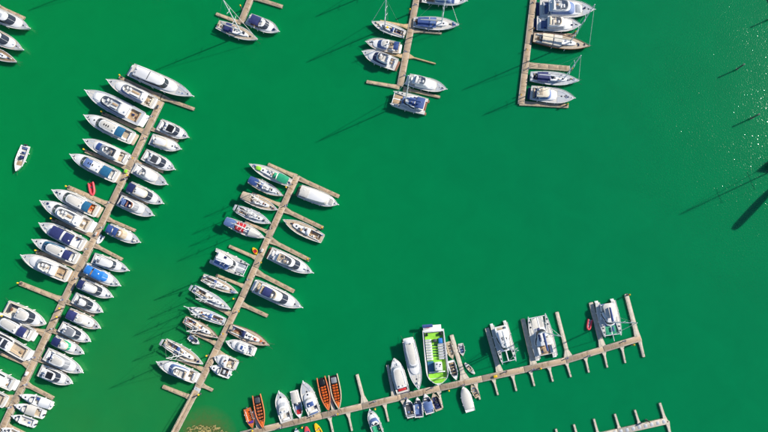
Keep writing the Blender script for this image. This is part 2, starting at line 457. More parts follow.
    # non-slip panels each side of the bow
    for sg in (1, -1):
        pts = []
        s_a, s_b = fe + .01, .955
        if s_b - s_a > .02:
            for i in range(5):
                q = s_a + (s_b - s_a)*i/4; pts.append((X(q), sg*max(H.w(q) - .32, .16), H.z(q) + .012))
            inner = [(x, sg*.14, z + .04) for x, y, z in pts]
            m = MB().grid([inner[::sg], pts[::sg]]); m.build('deck_panel', 'pale' if deck != 'pale' else 'offwhite', H.deck)
    if pulpit:
        m = MB().rbox(X(.985), X(1) + .04*L*.7, -.14, .14, zb - .05, zb + .04, .03, .12); m.tube([(X(1) + .05, 0, zb + .06), (X(1) + .025*L, 0, zb + .06)], .05, 5); m.build('bow_roller', 'white', root)
    MB().rbox(X(.945) - .2, X(.945) + .2, -.13, .13, H.z(.945), H.z(.945) + .16, .05).build('windlass', 'alu', root)
    if rails: H.rail(root, .50, .985, .62)
    if fine:
        H.strip('glass', .34, .66, .50, .68, 'hull_window', H.obj)
        H.fenders(root, (.22, .42, .60), fend)
    if lines: H.lines(root, True)
    return root

# ------------------------------------------------------------------ sailing yachts
def sailing_yacht(bow, stern, beam, label, group=None, name='sailing_yacht', cat='sailing yacht', mast=1.18, hull='hull_white', gun='white', deck='offwhite', roof='white',
                  sole='teak', dodger='blue', bimini=None, boom='offwhite', sprit=False, arch=False, fore=None, cover=None, mastat=.56, furl=True, dinghy=None, lines='bow', sailcol=None, patches=(), mr=.19):
    root, L, B = place(name, bow, stern, beam, 1.1)
    tag(root, label, cat, group)
    zs = .035*L + .55; zb = zs * 1.25
    c0, c1 = .07, .34; wl = .24*B
    H = Hull(root, L, B, zs, zb, h0=.01, tm=.46, p=2.25, sw=.70, col=hull, gun=gun, deck=deck, well=(c0, c1, wl), flare=.86, gw=.11, stripe='navy' if hull == 'hull_white' else None)
    X = H.X
    d = H.well(root, c0, c1, wl, .5, sole)
    for sg in (1, -1):
        MB().rbox(X(c0) + .1, X(c1) - .05, *sorted((sg*wl*.45, sg*(wl - .03))), d, d + .36, .05).build('cockpit_bench', 'beige' if sole == 'teak' else 'teak', root)
        MB().rbox(X(c0) - .1, X(c1) + .3, *sorted((sg*(wl + .02), sg*(wl + .22))), zs - .05, zs + .22, .07).build('coaming', 'white', root)
    clutter(root, X(c0) + .3, X(c1) - .2, wl*.8, d + .3, 6)
    clutter(root, X(.36), X(.66), .2*B, H.z(.55) + .36, 5)
    clutter(root, X(.76), X(.92), .10*B, H.z(.84), 3)
    clutter(root, X(.02), X(.07), .26*B, zs, 2)
    # wheel on a pedestal
    xw = X(c0 + .055); m = MB().tube([(xw, 0, d), (xw, 0, d + .8)], .09)
    m.tube([(xw - .1, .45*math.cos(t), d + .85 + .45*math.sin(t)) for t in (2*math.pi*k/12 for k in range(13))], .03, 4); m.build('wheel', 'steel', root)
    co = outline(X(.33), X(.76), .29*B, .20*B, .17*L, wm=.02*B)
    zc = H.z(.55) + .38
    m = MB(); m.loft([zr(co, zs - .05), zr(inset(co, .08), zc - .08), zr(inset(co, .16), zc)], False, True); cr = m.build('coachroof', roof, root)
    m = MB()
    for sg in (1, -1):
        a = [(X(.40), .285*B), (X(.48), .295*B), (X(.56), .283*B), (X(.62), .262*B)]
        m.grid([[(x, sg*(y + .0), zz) for x, y in a][::sg] for zz in (zc - .30, zc - .13)])
    m.build('window', 'glass', cr)
    for q, hw in ((.44, .28), (.50, .22), (.66, .26), (.80, .26)):
        z = zc if q < .70 else H.z(q) + .02
        MB().rbox(X(q) - hw, X(q) + hw, -hw, hw, z - .03, z + .055, .03, .08).build('hatch', 'glass', root)
    if dodger:
        rows = []
        for i in range(5):
            t = i / 4; hgt = .62 * math.sin(math.pi * (.25 + .5*t)) * (1 if t < .8 else .8)
            rows.append([(X(.335) + t*.075*L, .27*B*math.cos(math.pi*(1 - j/8)), zc - .15 + max(hgt*math.sin(math.pi*j/8), 0)) for j in range(9)])
        MB().grid(rows).build('sprayhood', dodger, root)
    if bimini:
        rows = [[(X(.04) + .25*L*i/4, .86*H.w(.12)*(j/4 - 1)*(1 if 0 < i < 4 else .88), zs + 1.75 + .22*(1 - (j/4 - 1)**2) - .06*abs(i - 2)/2 + rnd.uniform(-.02, .02)) for j in range(9)] for i in range(5)]
        m = MB().grid(rows); m.grid([[(x, y, z - .05) for x, y, z in r][::-1] for r in rows]); bo = m.build('bimini', bimini, root)
        for sg in (1, -1):
            for xx in (X(.05), X(.28)): MB().tube([(xx, sg*.30*B, zs), (xx, sg*.30*B, zs + 1.80)], .025, 4).build('bimini_pole', 'steel', root)
    if arch:
        for sg in (1, -1): pass
        m = MB().tube([(X(.03), -.30*B, zs), (X(.0), -.30*B, zs + 1.6), (X(.0), .30*B, zs + 1.6), (X(.03), .30*B, zs)], .05, 5)
        m.rbox(X(.0) - .45, X(.0) + .25, -.26*B, .26*B, zs + 1.62, zs + 1.68, .02, .05); m.build('stern_arch', 'pale', root)
    if cover:
        for cl, s0, s1 in cover:
            rows = [[(X(s0) + (X(s1) - X(s0))*i/6, .80*H.w(s0 + (s1 - s0)*i/6)*(j/4 - 1), zc + .10 + .35*(1 - abs(j/4 - 1)**1.5) + rnd.uniform(-.05, .05)) for j in range(9)] for i in range(7)]
            m = MB().grid(rows); m.grid([[(x, y, z - .06) for x, y, z in r][::-1] for r in rows]); m.build('deck_tent', cl, root)
    for cl, s0, s1, y0, y1 in patches:
        z = max(H.z(s0), H.z(s1)) + .03 if s0 > .74 else zc - .02
        MB().rbox(X(s0), X(s1), y0*B, y1*B, z - .1, z + .10, .05, .15).build('deck_cushion', cl, root)
    if mast:
        hm = mast * L + 1.0; xm = X(mastat); rk = .018 * hm
        ms = MB().tube([(xm, 0, zc - .1), (xm - rk*.5, 0, hm*.5), (xm - rk, 0, hm)], mr, 8, mr*.65).build('mast', 'alu', root)
        for fz, fw in ((.38, .36), (.66, .27)):
            z = zc + (hm - zc)*fz; xs = xm - rk*fz
            MB().tube([(xs - .25, -fw*B, z + .1), (xs, 0, z), (xs - .25, fw*B, z + .1)], .06, 5).build('spreader', 'alu', ms)
        bz = zc + 1.15; xe = X(.14)
        MB().tube([(xm - .15, 0, bz), (xe, 0, bz + .1)], .08, 6).build('boom', 'alu', root)
        MB().tube([(xm - .2, 0, bz + .35), (xm - .6, 0, bz + .33), ((xm + xe)/2, 0, bz + .26), (xe + .3, 0, bz + .2)], .13 + mr*.7, 8, .14).build('sail_cover', sailcol or boom, root)
        top = (xm - rk, 0, hm - .2)
        MB().tube([(X(.985), 0, zb + .1), top], mr*.36 if furl else .025, 5, mr*.25 if furl else .025).build('furled_jib' if furl else 'forestay', 'white', root)
        MB().tube([(X(.02), 0, zs + .1), top], .018, 4).build('backstay', 'steel', root)
        for sg in (1, -1):
            xs = xm - .3; y = sg * H.w(mastat - .02)*.94; zz = zc + (hm - zc)*.66
            MB().tube([(xs, y, zs + .1), (xm - rk*.66 - .25, sg*.27*B, zz + .1), (top[0], 0, top[2])], .018, 4).build('shroud', 'steel', root)
    if fore:
        MB().rbox(X(.70), X(.70) + .14*L, -.17*B, .17*B, H.z(.8), H.z(.8) + .35, .15, .5).build('upturned_tender', fore, root)
    if sprit:
        MB().tube([(X(.95), 0, zb), (X(1) + .09*L, 0, zb + .25)], .09, 6).build('bowsprit', 'wood' if gun == 'wood' else 'alu', root)
    m = MB().tube([(X(.90), .2*B*.6, zb + .55), (X(.985), .15, zb + .6), (X(1) + .1, 0, zb + .62), (X(.985), -.15, zb + .6), (X(.90), -.2*B*.6, zb + .55)], .03, 4)
    for sg in (1, -1): m.tube([(X(.90), sg*.12*B, zb - .05), (X(.90), sg*.12*B, zb + .55)], .025, 4)
    m.build('pulpit', 'steel', root)
    H.rail(root, .05, .90, .55, 8, .02)
    H.fenders(root, (.35, .58), rnd.choice(['white', 'navy', 'white']))
    H.lines(root, lines == 'stern')
    return root

# ------------------------------------------------------------------ catamarans
def catamaran(bow, stern, beam, label, roof='white', tramp='net', mast=None, boom='blue', sole='tan', stern_deck=None, dark=False, bim=None, bimround=False, blue_roof=(), ws='glass', sprit=False,
              hullcol='hull_white', tender=False, low=False, cushions=(), nettop=None, solar=True, deckcol='white', open_aft=False):
    root, L, B = place('catamaran', bow, stern, beam, 1.5)
    tag(root, label, 'catamaran')
    zs = 1.25; zb = 1.7; hb = .24*B
    Hs = []
    for sg in (1, -1):
        H = Hull(root, L, hb, zs, zb, h0=.0, tm=.40, p=2.3, sw=.85, col=hullcol, deck='offwhite', flare=.8, y0=sg*(B/2 - hb/2), n=14, gw=.06)
        Hs.append(H); H.strip('glass', .40, .62, .55, .75, 'hull_window', H.obj)
        for i in range(2):
            MB().rbox(H.X(0) - .5 + i*.4, H.X(0) + .1 + i*.2, H.y0 - hb*.35, H.y0 + hb*.35, .3 + i*.35, .42 + i*.35, .03).build('stern_step', stern_deck or 'white', root)
        H.rail(root, .15, .95, .55, 7, .022)
        for q in (.74, .86):
            MB().rbox(H.X(q) - .25, H.X(q) + .25, H.y0 - .25, H.y0 + .25, H.z(q), H.z(q) + .06, .03, .1).build('hatch', 'glass', root)
    X = Hs[0].X; yi = B/2 - hb*.38
    MB().rbox(X(.06), X(.70), -yi, yi, .75, zs + .02, .08).build('bridge_deck', deckcol, root)
    MB().rbox(X(.075), X(.30), -yi*.80, yi*.80, zs, zs + .035, .02, .2).build('cockpit_sole', sole, root)
    if stern_deck: MB().rbox(X(.0), X(.07), -yi*.9, yi*.9, zs - .25, zs - .12, .04).build('stern_deck', stern_deck, root)
    for y in (-1, 1): seat_row(root, X(.09), X(.27), *sorted((y*yi*.52, y*yi*.78)), zs, 'white', 'l' if y > 0 else 'r', 'cockpit_bench')
    MB().rbox(X(.13), X(.22), -yi*.25, yi*.25, zs + .55, zs + .62, .02, .1).build('table', 'tan', root)
    h = 1.0 if not low else .6
    cab = outline(X(.30), X(.70), yi*.92, yi*.62, .17*L, wm=.03*B); up = outline(X(.31), X(.60), yi*.84, yi*.58, .12*L, wm=.03*B)
    m = MB(); slab(m, cab, zs - .05, zs + .45, .1); m.build('cabin', 'white', root)
    lo = outline(X(.31), X(.665), yi*.90, yi*.60, .15*L, wm=.03*B)
    MB().loft([zr(lo, zs + .43), zr(up, zs + .43 + h)], False, False).build('windshield', ws, root)
    ro = outline(X(.14) if not (bim or open_aft) else X(.29), X(.605), yi*.86, yi*.60, .12*L, wm=.03*B)
    zt = zs + .43 + h + .14
    m = MB(); slab(m, ro, zt - .16, zt, .09); rf = m.build('roof', roof, root)
    if not bim and not open_aft:
        for sg in (1, -1): MB().tube([(X(.16), sg*yi*.78, zs), (X(.16), sg*yi*.78, zt - .1)], .05, 5).build('roof_post', 'white', root)
    for cl, s0, s1, y0, y1 in blue_roof:
        MB().rbox(X(s0), X(s1), y0*B, y1*B, zt - .02, zt + .06, .03, .12).build('roof_panel', cl, rf)
    for cl, s0, s1, y0, y1 in cushions:
        z = zs if s0 < .3 else zs + .43
        MB().rbox(X(s0), X(s1), y0*B, y1*B, z - .02, z + .2, .07, .15).build('cushion', cl, root)
    if bim:
        if bimround:
            o_ = outline(X(.05), X(.46), yi*.72, yi*.60, .14*L, ra=.14*L*.7); m = MB(); slab(m, o_, zt + .35, zt + .55, .14); m.build('bimini', bim, root)
        else:
            m = MB().rbox(X(.07), X(.31), -yi*.8, yi*.8, zt + .05, zt + .17, .08, .3); m.build('bimini', bim, root)
        for sg in (1, -1):
            for q in (.11, .28): MB().tube([(X(q), sg*yi*.55, zs), (X(q), sg*yi*.55, zt + .38 if bimround else zt + .08)], .04, 5).build('bimini_pole', 'steel', root)
    # fore beam, catwalk and trampolines
    MB().tube([(X(.95), -yi, zb - .15), (X(.95), yi, zb - .15)], .10, 8).build('fore_beam', 'alu', root)
    if tramp:
        for sg in (1, -1):
            y0, y1 = sorted((sg*.18, sg*(B/2 - hb*.95)))
            MB().rbox(X(.70), X(.945), y0, y1, zs + .0, zs + .03, .01, .02).build('trampoline', tramp, root)
    MB().rbox(X(.69), X(.95), -.17, .17, zs + .01, zs + .09, .02).build('catwalk', 'white', root)
    if sprit: MB().tube([(X(.93), 0, zb - .1), (X(1) + .13*L, 0, zb + .1)], .09, 6).build('bowsprit', 'alu', root)
    if mast:
        hm = mast; xm = X(.60); rk = .02*hm
        ms = MB().tube([(xm, 0, zt - .05), (xm - rk, 0, hm)], .17, 8, .10).build('mast', 'alu', root)
        for fz in (.45, .72):
            z = zt + (hm - zt)*fz
            MB().tube([(xm - .5, -1.0, z), (xm - rk*fz, 0, z), (xm - .5, 1.0, z)], .05, 4).build('spreader', 'alu', ms)
        MB().tube([(xm - .2, 0, zt + .75), (X(.16), 0, zt + .85)], .09, 6).build('boom', 'alu', root)
        MB().tube([(xm - .3, 0, zt + 1.1), ((xm + X(.17))/2, 0, zt + 1.1), (X(.17), 0, zt + 1.05)], .38, 8, .28).build('sail_bag', boom, root)
        MB().tube([(X(.95), 0, zb), (xm - rk, 0, hm - .3)], .07, 5).build('furled_jib', 'white', root)
        for sg in (1, -1): MB().tube([(xm - 1.2, sg*(B/2 - hb*.3), zs), (xm - rk, 0, hm - .4)], .018, 4).build('shroud', 'steel', root)
    clutter(root, X(.09), X(.27), yi*.7, zs + .03, 5); clutter(root, X(.30), X(.66), yi*.95, zs + .0, 4); clutter(root, X(.34), X(.55), yi*.5, zt - .01, 3, ('pale', 'grey', 'dgrey', 'beige'))
    if solar:
        for sg in (1, -1):
            MB().rbox(X(.32), X(.40), *sorted((sg*yi*.30, sg*yi*.68)), zt - .01, zt + .04, .01, .03).build('solar_panel', 'navy', rf)
    for H in Hs: H.fenders(root, (.3, .55), 'white', (1,) if H.y0 > 0 else (-1,))
    return root

# ------------------------------------------------------------------ small boats
def outboard(root, x, y, z, col='black', s=1.0):
    m = MB().rbox(x - .55*s, x - .05*s, y - .2*s, y + .2*s, z, z + .45*s, .12*s); m.rbox(x - .42*s, x - .2*s, y - .08*s, y + .08*s, -.5, z + .05, .03); m.build('outboard_motor', col, root)

def open_boat(bow, stern, beam, label, group=None, name='open_motorboat', cat='motorboat', hull='hull_white', sole='offwhite', seats='white', console='white', cuddy=0.0, cuddycol='white', motor='black', nmot=1,
              bowpad=None, cover=None, gun='white', stripe=None, fwd=.78, round_bow=False, thwarts=0, bow_in=True, patches=()):
    root, L, B = place(name, bow, stern, beam, .6)
    tag(root, label, cat, group)
    zs = .04*L + .38; zb = zs*1.3; c1 = fwd if not cuddy else 1 - cuddy - .04; wl = .38*B
    H = Hull(root, L, B, zs, zb, h0=.05 if motor else .0, tm=.45, p=3.0 if round_bow else 2.3, sw=.86, col=hull, gun=gun, deck=gun, well=(.10, c1, wl), n=14, gw=.10, stripe=stripe)
    X = H.X
    d = H.well(root, .10, c1, min(wl, H.w(c1) - .06), .42, sole)
    ww = min(wl, H.w(c1) - .06)
    if console:
        xc = X(.42); m = MB().rbox(xc, xc + .09*L + .2, -.42*ww, .42*ww, d, d + .95, .12); c = m.build('console', console, root)
        MB().grid([[(xc + .1*L + .2, -.45*ww, d + .8), (xc + .1*L + .25, 0, d + .8), (xc + .1*L + .2, .45*ww, d + .8)], [(xc + .06*L, -.4*ww, d + 1.3), (xc + .065*L, 0, d + 1.3), (xc + .06*L, .4*ww, d + 1.3)]]).build('windshield', 'glass', c)
        seat_row(root, X(.28), X(.28) + .5, -.5*ww, .5*ww, d, seats, 'a', 'helm_seat')
    if seats: seat_row(root, X(.115), X(.115) + .45, -ww*.9, ww*.9, d, seats, None, 'aft_bench')
    clutter(root, X(.2), X(c1 - .1), ww*.7, d, 2)
    for i in range(thwarts):
        q = .25 + (c1 - .32)*(i + .5)/thwarts
        MB().rbox(X(q) - .13, X(q) + .13, -ww*.98, ww*.98, d + .25, d + .32, .02).build('thwart', seats or 'tan', root)
    if bowpad: MB().rbox(X(c1 - .16), X(c1) - .04, -ww*.85, ww*.85, d, d + .3, .08).build('bow_cushion', bowpad, root)
    if cuddy:
        o_ = outline(X(c1), X(.93), ww*.98, ww*.62, .12*L); z = H.z(.75)
        m = MB().loft([zr(o_, zs - .1), zr(inset(o_, .05), z + .25), zr(inset(o_, .14), z + .34)], False, True); cu = m.build('cabin', cuddycol, root)
        lo = outline(X(c1) - .02, X(c1 + .13), ww*.96, ww*.84, .07*L); up = [(x - .03*L, y*.9) for x, y in lo]
        MB().loft([zr(lo, z + .22), zr(up, z + .78)], False, False).build('windshield', 'glass', root)
        MB().rbox(X(.80) - .22, X(.80) + .22, -.22, .22, z + .28, z + .40, .03, .08).build('hatch', 'glass', cu)
    if cover:
        for cl, s0, s1 in cover:
            rows = [[(X(s0 + (s1 - s0)*i/5), (j/3 - 1)*min(H.w(s0 + (s1 - s0)*i/5) - .04, .47*B), H.z(s0 + (s1 - s0)*i/5) + .10 + .32*(1 - (j/3 - 1)**2) + rnd.uniform(-.03, .03)) for j in range(7)] for i in range(6)]
            MB().grid(rows).build('boat_cover', cl, root)
    for cl, s0, s1, y0, y1 in patches:
        z = zs if s0 < c1 else H.z(s1) + .08
        MB().rbox(X(s0), X(s1), y0*B, y1*B, z - .12, z + .12, .05, .1).build('locker', cl, root)
    if motor:
        for i in range(nmot): outboard(root, X(.06), (i - (nmot-1)/2)*.6, zs - .05, motor)
    H.lines(root, not bow_in)
    H.fenders(root, (.3, .6), 'white')
    return root

def thrill_boat(bow, stern, beam, label, tube='rust', inner='black', seat='orange', engine='dgrey', rows=6, nose='orange'):
    """open sightseeing speed boat: side tubes, rows of seats, engine box"""
    root, L, B = place('sightseeing_speedboat', bow, stern, beam, .8)
    tag(root, label, 'speedboat', None)
    zs, zb = .72, .95
    H = Hull(root, L, B*.96, zs, zb, h0=.04, tm=.45, p=2.1, sw=.88, col=inner, gun=inner, deck=inner, well=(.08, .80, .34*B), n=16)
    X = H.X; d = H.well(root, .08, .80, min(.34*B, H.w(.80) - .05), .30, inner, inner)
    for sg in (1, -1):
        pts = [(X(q), sg*max(H.w(q) - .02, .03), H.z(q) + .12) for q in (.0, .05, .2, .35, .5, .62, .72, .81, .88, .94, .985)]
        MB().tube(pts, .20, 8, .15).build('side_tube', tube, root)
    MB().rbox(X(.085), X(.25), -.27*B, .27*B, d, zs + .42, .12).build('engine_box', engine, root)
    w = min(.34*B, H.w(.80) - .05)
    for i in range(rows):
        q = .29 + (.77 - .29)*i/(rows - 1)
        ww = min(w, H.w(q) - .22)
        for sg in (1, -1):
            y0, y1 = sorted((sg*.06, sg*ww))
            s = MB().rbox(X(q) - .05, X(q) + .38, y0, y1, d, d + .45, .06).build('seat', seat, root)
            MB().rbox(X(q) - .14, X(q) - .02, y0, y1, d + .35, d + .85, .05).build('backrest', seat, s)
    MB().rbox(X(.265), X(.278), -w*.9, w*.9, d + .7, d + 1.0, .01).build('grab_bar', 'black', root)
    rowsn = [[(X(q), (j/3 - 1)*max(H.w(q) - .14, .02), H.z(q) + .06 + .16*(1 - (j/3 - 1)**2)) for j in range(7)] for q in (.805, .85, .90, .945, .98)]
    MB().grid(rowsn).build('bow_deck', nose, root)
    H.lines(root, False)
    return root

def inflatable(bow, stern, beam, label, tube='pink', sole='pale', seat='dgrey', motor='black'):
    root, L, B = place('inflatable_dinghy', bow, stern, beam, .4)
    tag(root, label, 'dinghy', None)
    X = lambda q: (q - .5)*L; r = .16*B; w = B/2 - r
    pts = [(X(0), w, .28), (X(.12), w, .28), (X(.55), w, .30), (X(.74), w*.86, .34), (X(.86), w*.6, .38), (X(.93), w*.3, .42), (X(.95), 0, .44)]
    pts = pts + [(x, -y, z) for x, y, z in pts[-2::-1]]
    MB().tube(pts, r, 9).build('inflated_tube', tube, root)
    MB().poly([(X(.06), -w, .16), (X(.6), -w, .18), (X(.86), -w*.5, .2), (X(.86), w*.5, .2), (X(.6), w, .18), (X(.06), w, .16)]).build('floor', sole, root)
    MB().rbox(X(.30), X(.42), -w, w, .30, .36, .02).build('thwart', seat, root)
    MB().rbox(X(.05), X(.09), -w, w, .05, .50, .02).build('transom', sole, root)
    if motor: outboard(root, X(.06), 0, .45, motor, .8)
    return root

def kayak(bow, stern, beam, label, col='yellow', inside='dgrey', name='kayak', cat='kayak', seat=None):
    root, L, B = place(name, bow, stern, beam, .3)
    tag(root, label, cat, None)
    X = lambda q: (q - .5)*L
    rows = []; n = 14
    for i in range(n + 1):
        q = i/n; w = max(B/2*math.sin(math.pi*(.04 + .92*q))**.62, .03); e = .10*(2*q - 1)**2
        rows.append([(X(q), -w*.55, -.1), (X(q), -w, .16 + e), (X(q), -w*.93, .30 + e), (X(q), -w*.78, .32 + e)] + [(X(q), 0, (.30 if .2 < q < .8 else .40) + e)][:0] +
                    [(X(q), w*.78, .32 + e), (X(q), w*.93, .30 + e), (X(q), w, .16 + e), (X(q), w*.55, -.1)])
    m = MB()
    m.grid([r[:4] for r in rows]); m.grid([r[4:] for r in rows]); m.build('hull', col, root)
    m = MB(); m.grid([[r[3], (r[3][0], 0, r[3][2] + .06), r[4]] for r in rows[:5]]); m.grid([[r[3], (r[3][0], 0, r[3][2] + .06), r[4]] for r in rows[-5:]]); m.build('deck', col, root)
    m = MB(); m.grid([[r[3], (r[3][0], r[3][1]*.8, .05), (r[3][0], r[4][1]*.8, .05), r[4]] for r in rows[4:-4]]); m.build('cockpit', inside, root)
    for q in (.40, .62):
        MB().rbox(X(q) - .14, X(q) + .14, -B*.36, B*.36, .22, .30, .03).build('seat', seat or inside, root)
    return root

def tour_boat(bow, stern, beam, label):
    root, L, B = place('tour_boat', bow, stern, beam, 1.5)
    tag(root, label, 'tour boat')
    zs, zb = 1.35, 1.75
    H = Hull(root, L, B, zs, zb, h0=.03, tm=.60, p=5.0, sw=.95, col='hull_white', gun='white', deck='white', well=(.06, .88, .44*B), n=20, gw=.16, stripe='lime')
    X = H.X; w = .44*B; d = H.well(root, .06, .88, min(w, H.w(.88) - .08), .35, 'lime', 'white')
    z = d + .02
    for sg in (1, -1):
        for i in range(8):
            q = .20 + i*.047
            if sg == 1 and i < 2: continue
            y0, y1 = sorted((sg*.13*B, sg*w*.93))
            b = MB().rbox(X(q), X(q) + .52, y0, y1, z, z + .42, .05).build('bench', 'white', root)
            MB().rbox(X(q) - .10, X(q) + .02, y0, y1, z + .3, z + .78, .04).build('backrest', 'white', b)
        MB().rbox(X(.09), X(.135), *sorted((sg*.26*B, sg*.36*B)), z, z + .75, .06).build('engine_hatch', 'black', root)
    MB().rbox(X(.19), X(.28), .18*B, w*.82, z, z + .9, .08).build('drinks_cooler', 'sky', root)
    for i in range(5): MB().rbox(X(.30) + i*.055*L*.85, X(.30) + i*.055*L*.85 + .28, -.13*B, .13*B, z, z + .05, .02).build('aisle_mat', 'dgreen', root)
    MB().rbox(X(.20), X(.245), -.06*B, .10*B, z, z + 1.0, .1).build('mooring_winch', 'dgrey', root)
    # wheelhouse
    c = MB().rbox(X(.60), X(.745), -.10*B, .22*B, z, z + 1.7, .12).build('wheelhouse', 'white', root)
    MB().rbox(X(.742), X(.752), -.07*B, .19*B, z + .9, z + 1.5, .005).build('windshield', 'glass', c)
    for i, (px, py, cl) in enumerate(((.63, 0, 'dgrey'), (.67, .13, 'pale'), (.70, -.02, 'pale'), (.64, .15, 'black'))):
        MB().rbox(X(px) - .18, X(px) + .18, py*B - .18, py*B + .18, z + 1.68, z + 1.85, .05).build('roof_fitting', cl, c)
    MB().rbox(X(.58), X(.80), -w*.9, -.12*B, z + .005, z + .03, .005).build('floor_shade_patch', 'teal', root)  # teal patch paints the shaded floor beside the wheelhouse
    MB().rbox(X(.765), X(.785), -w*.8, w*.8, z, z + .40, .04).build('bow_step', 'white', root)
    qs = (.885, .905, .925, .945, .965)
    MB().grid([[(X(q), (j/3 - 1)*max(H.w(q) - .28, .1), H.z(q) + .035 + .05*(1 - (j/3 - 1)**2)) for j in range(7)] for q in qs]).build('bow_deck', 'lime', root)
    # white stern platform with blue awning frame
    MB().rbox(X(.045), X(.075), -w, w, zs - .05, zs + .12, .05).build('stern_coaming', 'white', root)
    MB().rbox(X(-.05), X(.035), -.44*B, .38*B, .5, .65, .05).build('stern_platform', 'white', root)
    rows = [[(X(-.075) + .055*L*i/4, -.48*B + .46*B*(j/6), 2.3 + .2*math.sin(math.pi*i/4)) for j in range(7)] for i in range(5)]
    m = MB().grid(rows); m.grid([[(x, y, zz - .05) for x, y, zz in r][::-1] for r in rows]); m.build('awning', 'blue', root)
    for yy in (-.46, -.04):
        for q in (-.07, -.025): MB().tube([(X(q), yy*B, .6 if q > -.05 else .6), (X(q), yy*B, 2.32)], .035, 5).build('awning_pole', 'steel', root)
    MB().rbox(X(-.045), X(-.01), -.34*B, -.14*B, .64, .95, .08).build('life_raft', 'red', root)
    H.rail(root, .05, .97, .75, 10, .03); H.lines(root, False)
    return root

# ------------------------------------------------------------------ pontoons, piles
PZ = .55
def pontoon(label, pts, width, fingers, fmat='finger_grey', edge='concrete', deckm='planks', seclen=11.0, fh=.46, panels=None, group=None):
    """walkway sections along a line of pixels; fingers = (tip pixel, root pixel, tip width m, root width m)"""
    P = [at(*p, PZ) for p in pts]
    root = empty('pontoon', (P[0].x, P[0].y, 0)); tag(root, label, 'pontoon', group)
    M = Matrix.Translation(-Vector((P[0].x, P[0].y, 0)))
    for a, b in zip(P[:-1], P[1:]):
        d = b - a; n = max(1, round(d.length / seclen)); u = d.normalized(); ln = d.length / n
        for i in range(n):
            c = a + u * (i + .5) * ln
            o = MB().rbox(-ln/2 + .05, ln/2 - .05, -width/2, width/2, -.2, PZ, .04, .06).build('walkway_section', edge, root)
            o.location = M @ Vector((c.x, c.y, 0)); o.rotation_euler.z = math.atan2(u.y, u.x)
            if deckm:
                MB().rbox(-ln/2 + .12, ln/2 - .12, -width/2 + .30, width/2 - .30, PZ - .02, PZ + .025, .01, .03).build('deck_boards', deckm, o)
            if panels:
                k = int(ln / 1.7)
                for j in range(k):
                    x = -ln/2 + ln*(j + .5)/k
                    MB().rbox(x - .45, x + .45, -width*.28, width*.28, PZ, PZ + .03, .01, .2).build('deck_panel', panels, o)
            for sg in (1, -1):
                MB().rbox(-ln/2 + .1, ln/2 - .1, *sorted((sg*(width/2 - .02), sg*(width/2 + .06))), PZ - .22, PZ - .08, .02).build('fender_strip', 'rubber', o)
            for xx in (-ln*.3, ln*.1, ln*.4):
                m = MB().tube([(xx - .18, width/2 - .14, PZ + .12), (xx + .18, width/2 - .14, PZ + .12)], .035, 5); m.rbox(xx - .06, xx + .06, width/2 - .18, width/2 - .10, PZ, PZ + .11, .02); m.build('cleat', 'dgrey', o)
    for f in fingers:
        tip, rt, wt, wr = f[:4]; fm = f[4] if len(f) > 4 else fmat
        a = at(*rt, fh); b = at(*tip, fh); d = b - a; u = d.normalized(); ln = d.length
        g = min(2.6, ln*.35)
        def ring(i, z):
            return [(-.2, -wr/2 + i, z), (0.25, -wr/2 + i, z), (g, -wt*.56 + i, z), (ln - .1, -wt*.5 + i, z), (ln - i, -wt*.38 + i, z), (ln - i, wt*.38 - i, z), (ln - .1, wt*.5 - i, z), (g, wt*.56 - i, z), (.25, wr/2 - i, z), (-.2, wr/2 - i, z)]
        o = MB().loft([ring(0, -.15), ring(0, fh - .03), ring(.03, fh)], True, True).build('finger', fm, root)
        o.location = M @ Vector((a.x, a.y, 0)); o.rotation_euler.z = math.atan2(u.y, u.x)
        if wt > .7 and ln > 4:
            nb = max(2, int(ln / 3.0))
            for j in range(nb):
                x0 = .5 + (ln - .8)*j/nb; x1 = .5 + (ln - .8)*(j + 1)/nb - .08
                MB().rbox(x0, x1, -wt*.34, wt*.34, fh - .02, fh + .02, .01, .03).build('deck_plate', 'planks' if fm == 'finger_grey' else fm, o)
        MB().tube([(ln + .02, -wt*.36, fh - .12), (ln + .06, 0, fh - .12), (ln + .02, wt*.36, fh - .12)], .09, 6).build('bumper', 'rubber', o)
        m = MB().tube([(ln*.8 - .15, wt*.36, fh + .1), (ln*.8 + .15, wt*.36, fh + .1)], .03, 5); m.tube([(ln*.8, wt*.36, fh), (ln*.8, wt*.36, fh + .1)], .04, 5); m.build('cleat', 'dgrey', o)
    return root

def pile(px, py, label, group, h=2.3, r=.20, cap='yellow', base_z=None, name='mooring_pile'):
    p = at(px, py, h)
    root = empty(name, (p.x, p.y, 0)); tag(root, label, 'mooring pile', group)
    MB().tube([(0, 0, -1.0), (0, 0, h - .15)], r, 12).build('shaft', 'pile', root)
    m = MB().tube([(0, 0, h - .45), (0, 0, h - .12)], r + .04, 12); m.tube([(0, 0, h - .13), (0, 0, h + .22)], r + .06, 12, .04); m.build('cap', cap, root)
    ring = MB().tube([(.34*math.cos(t), .34*math.sin(t), .5) for t in (2*math.pi*k/12 for k in range(13))], .05, 5).build('guide_ring', 'dgrey', root)
    return root

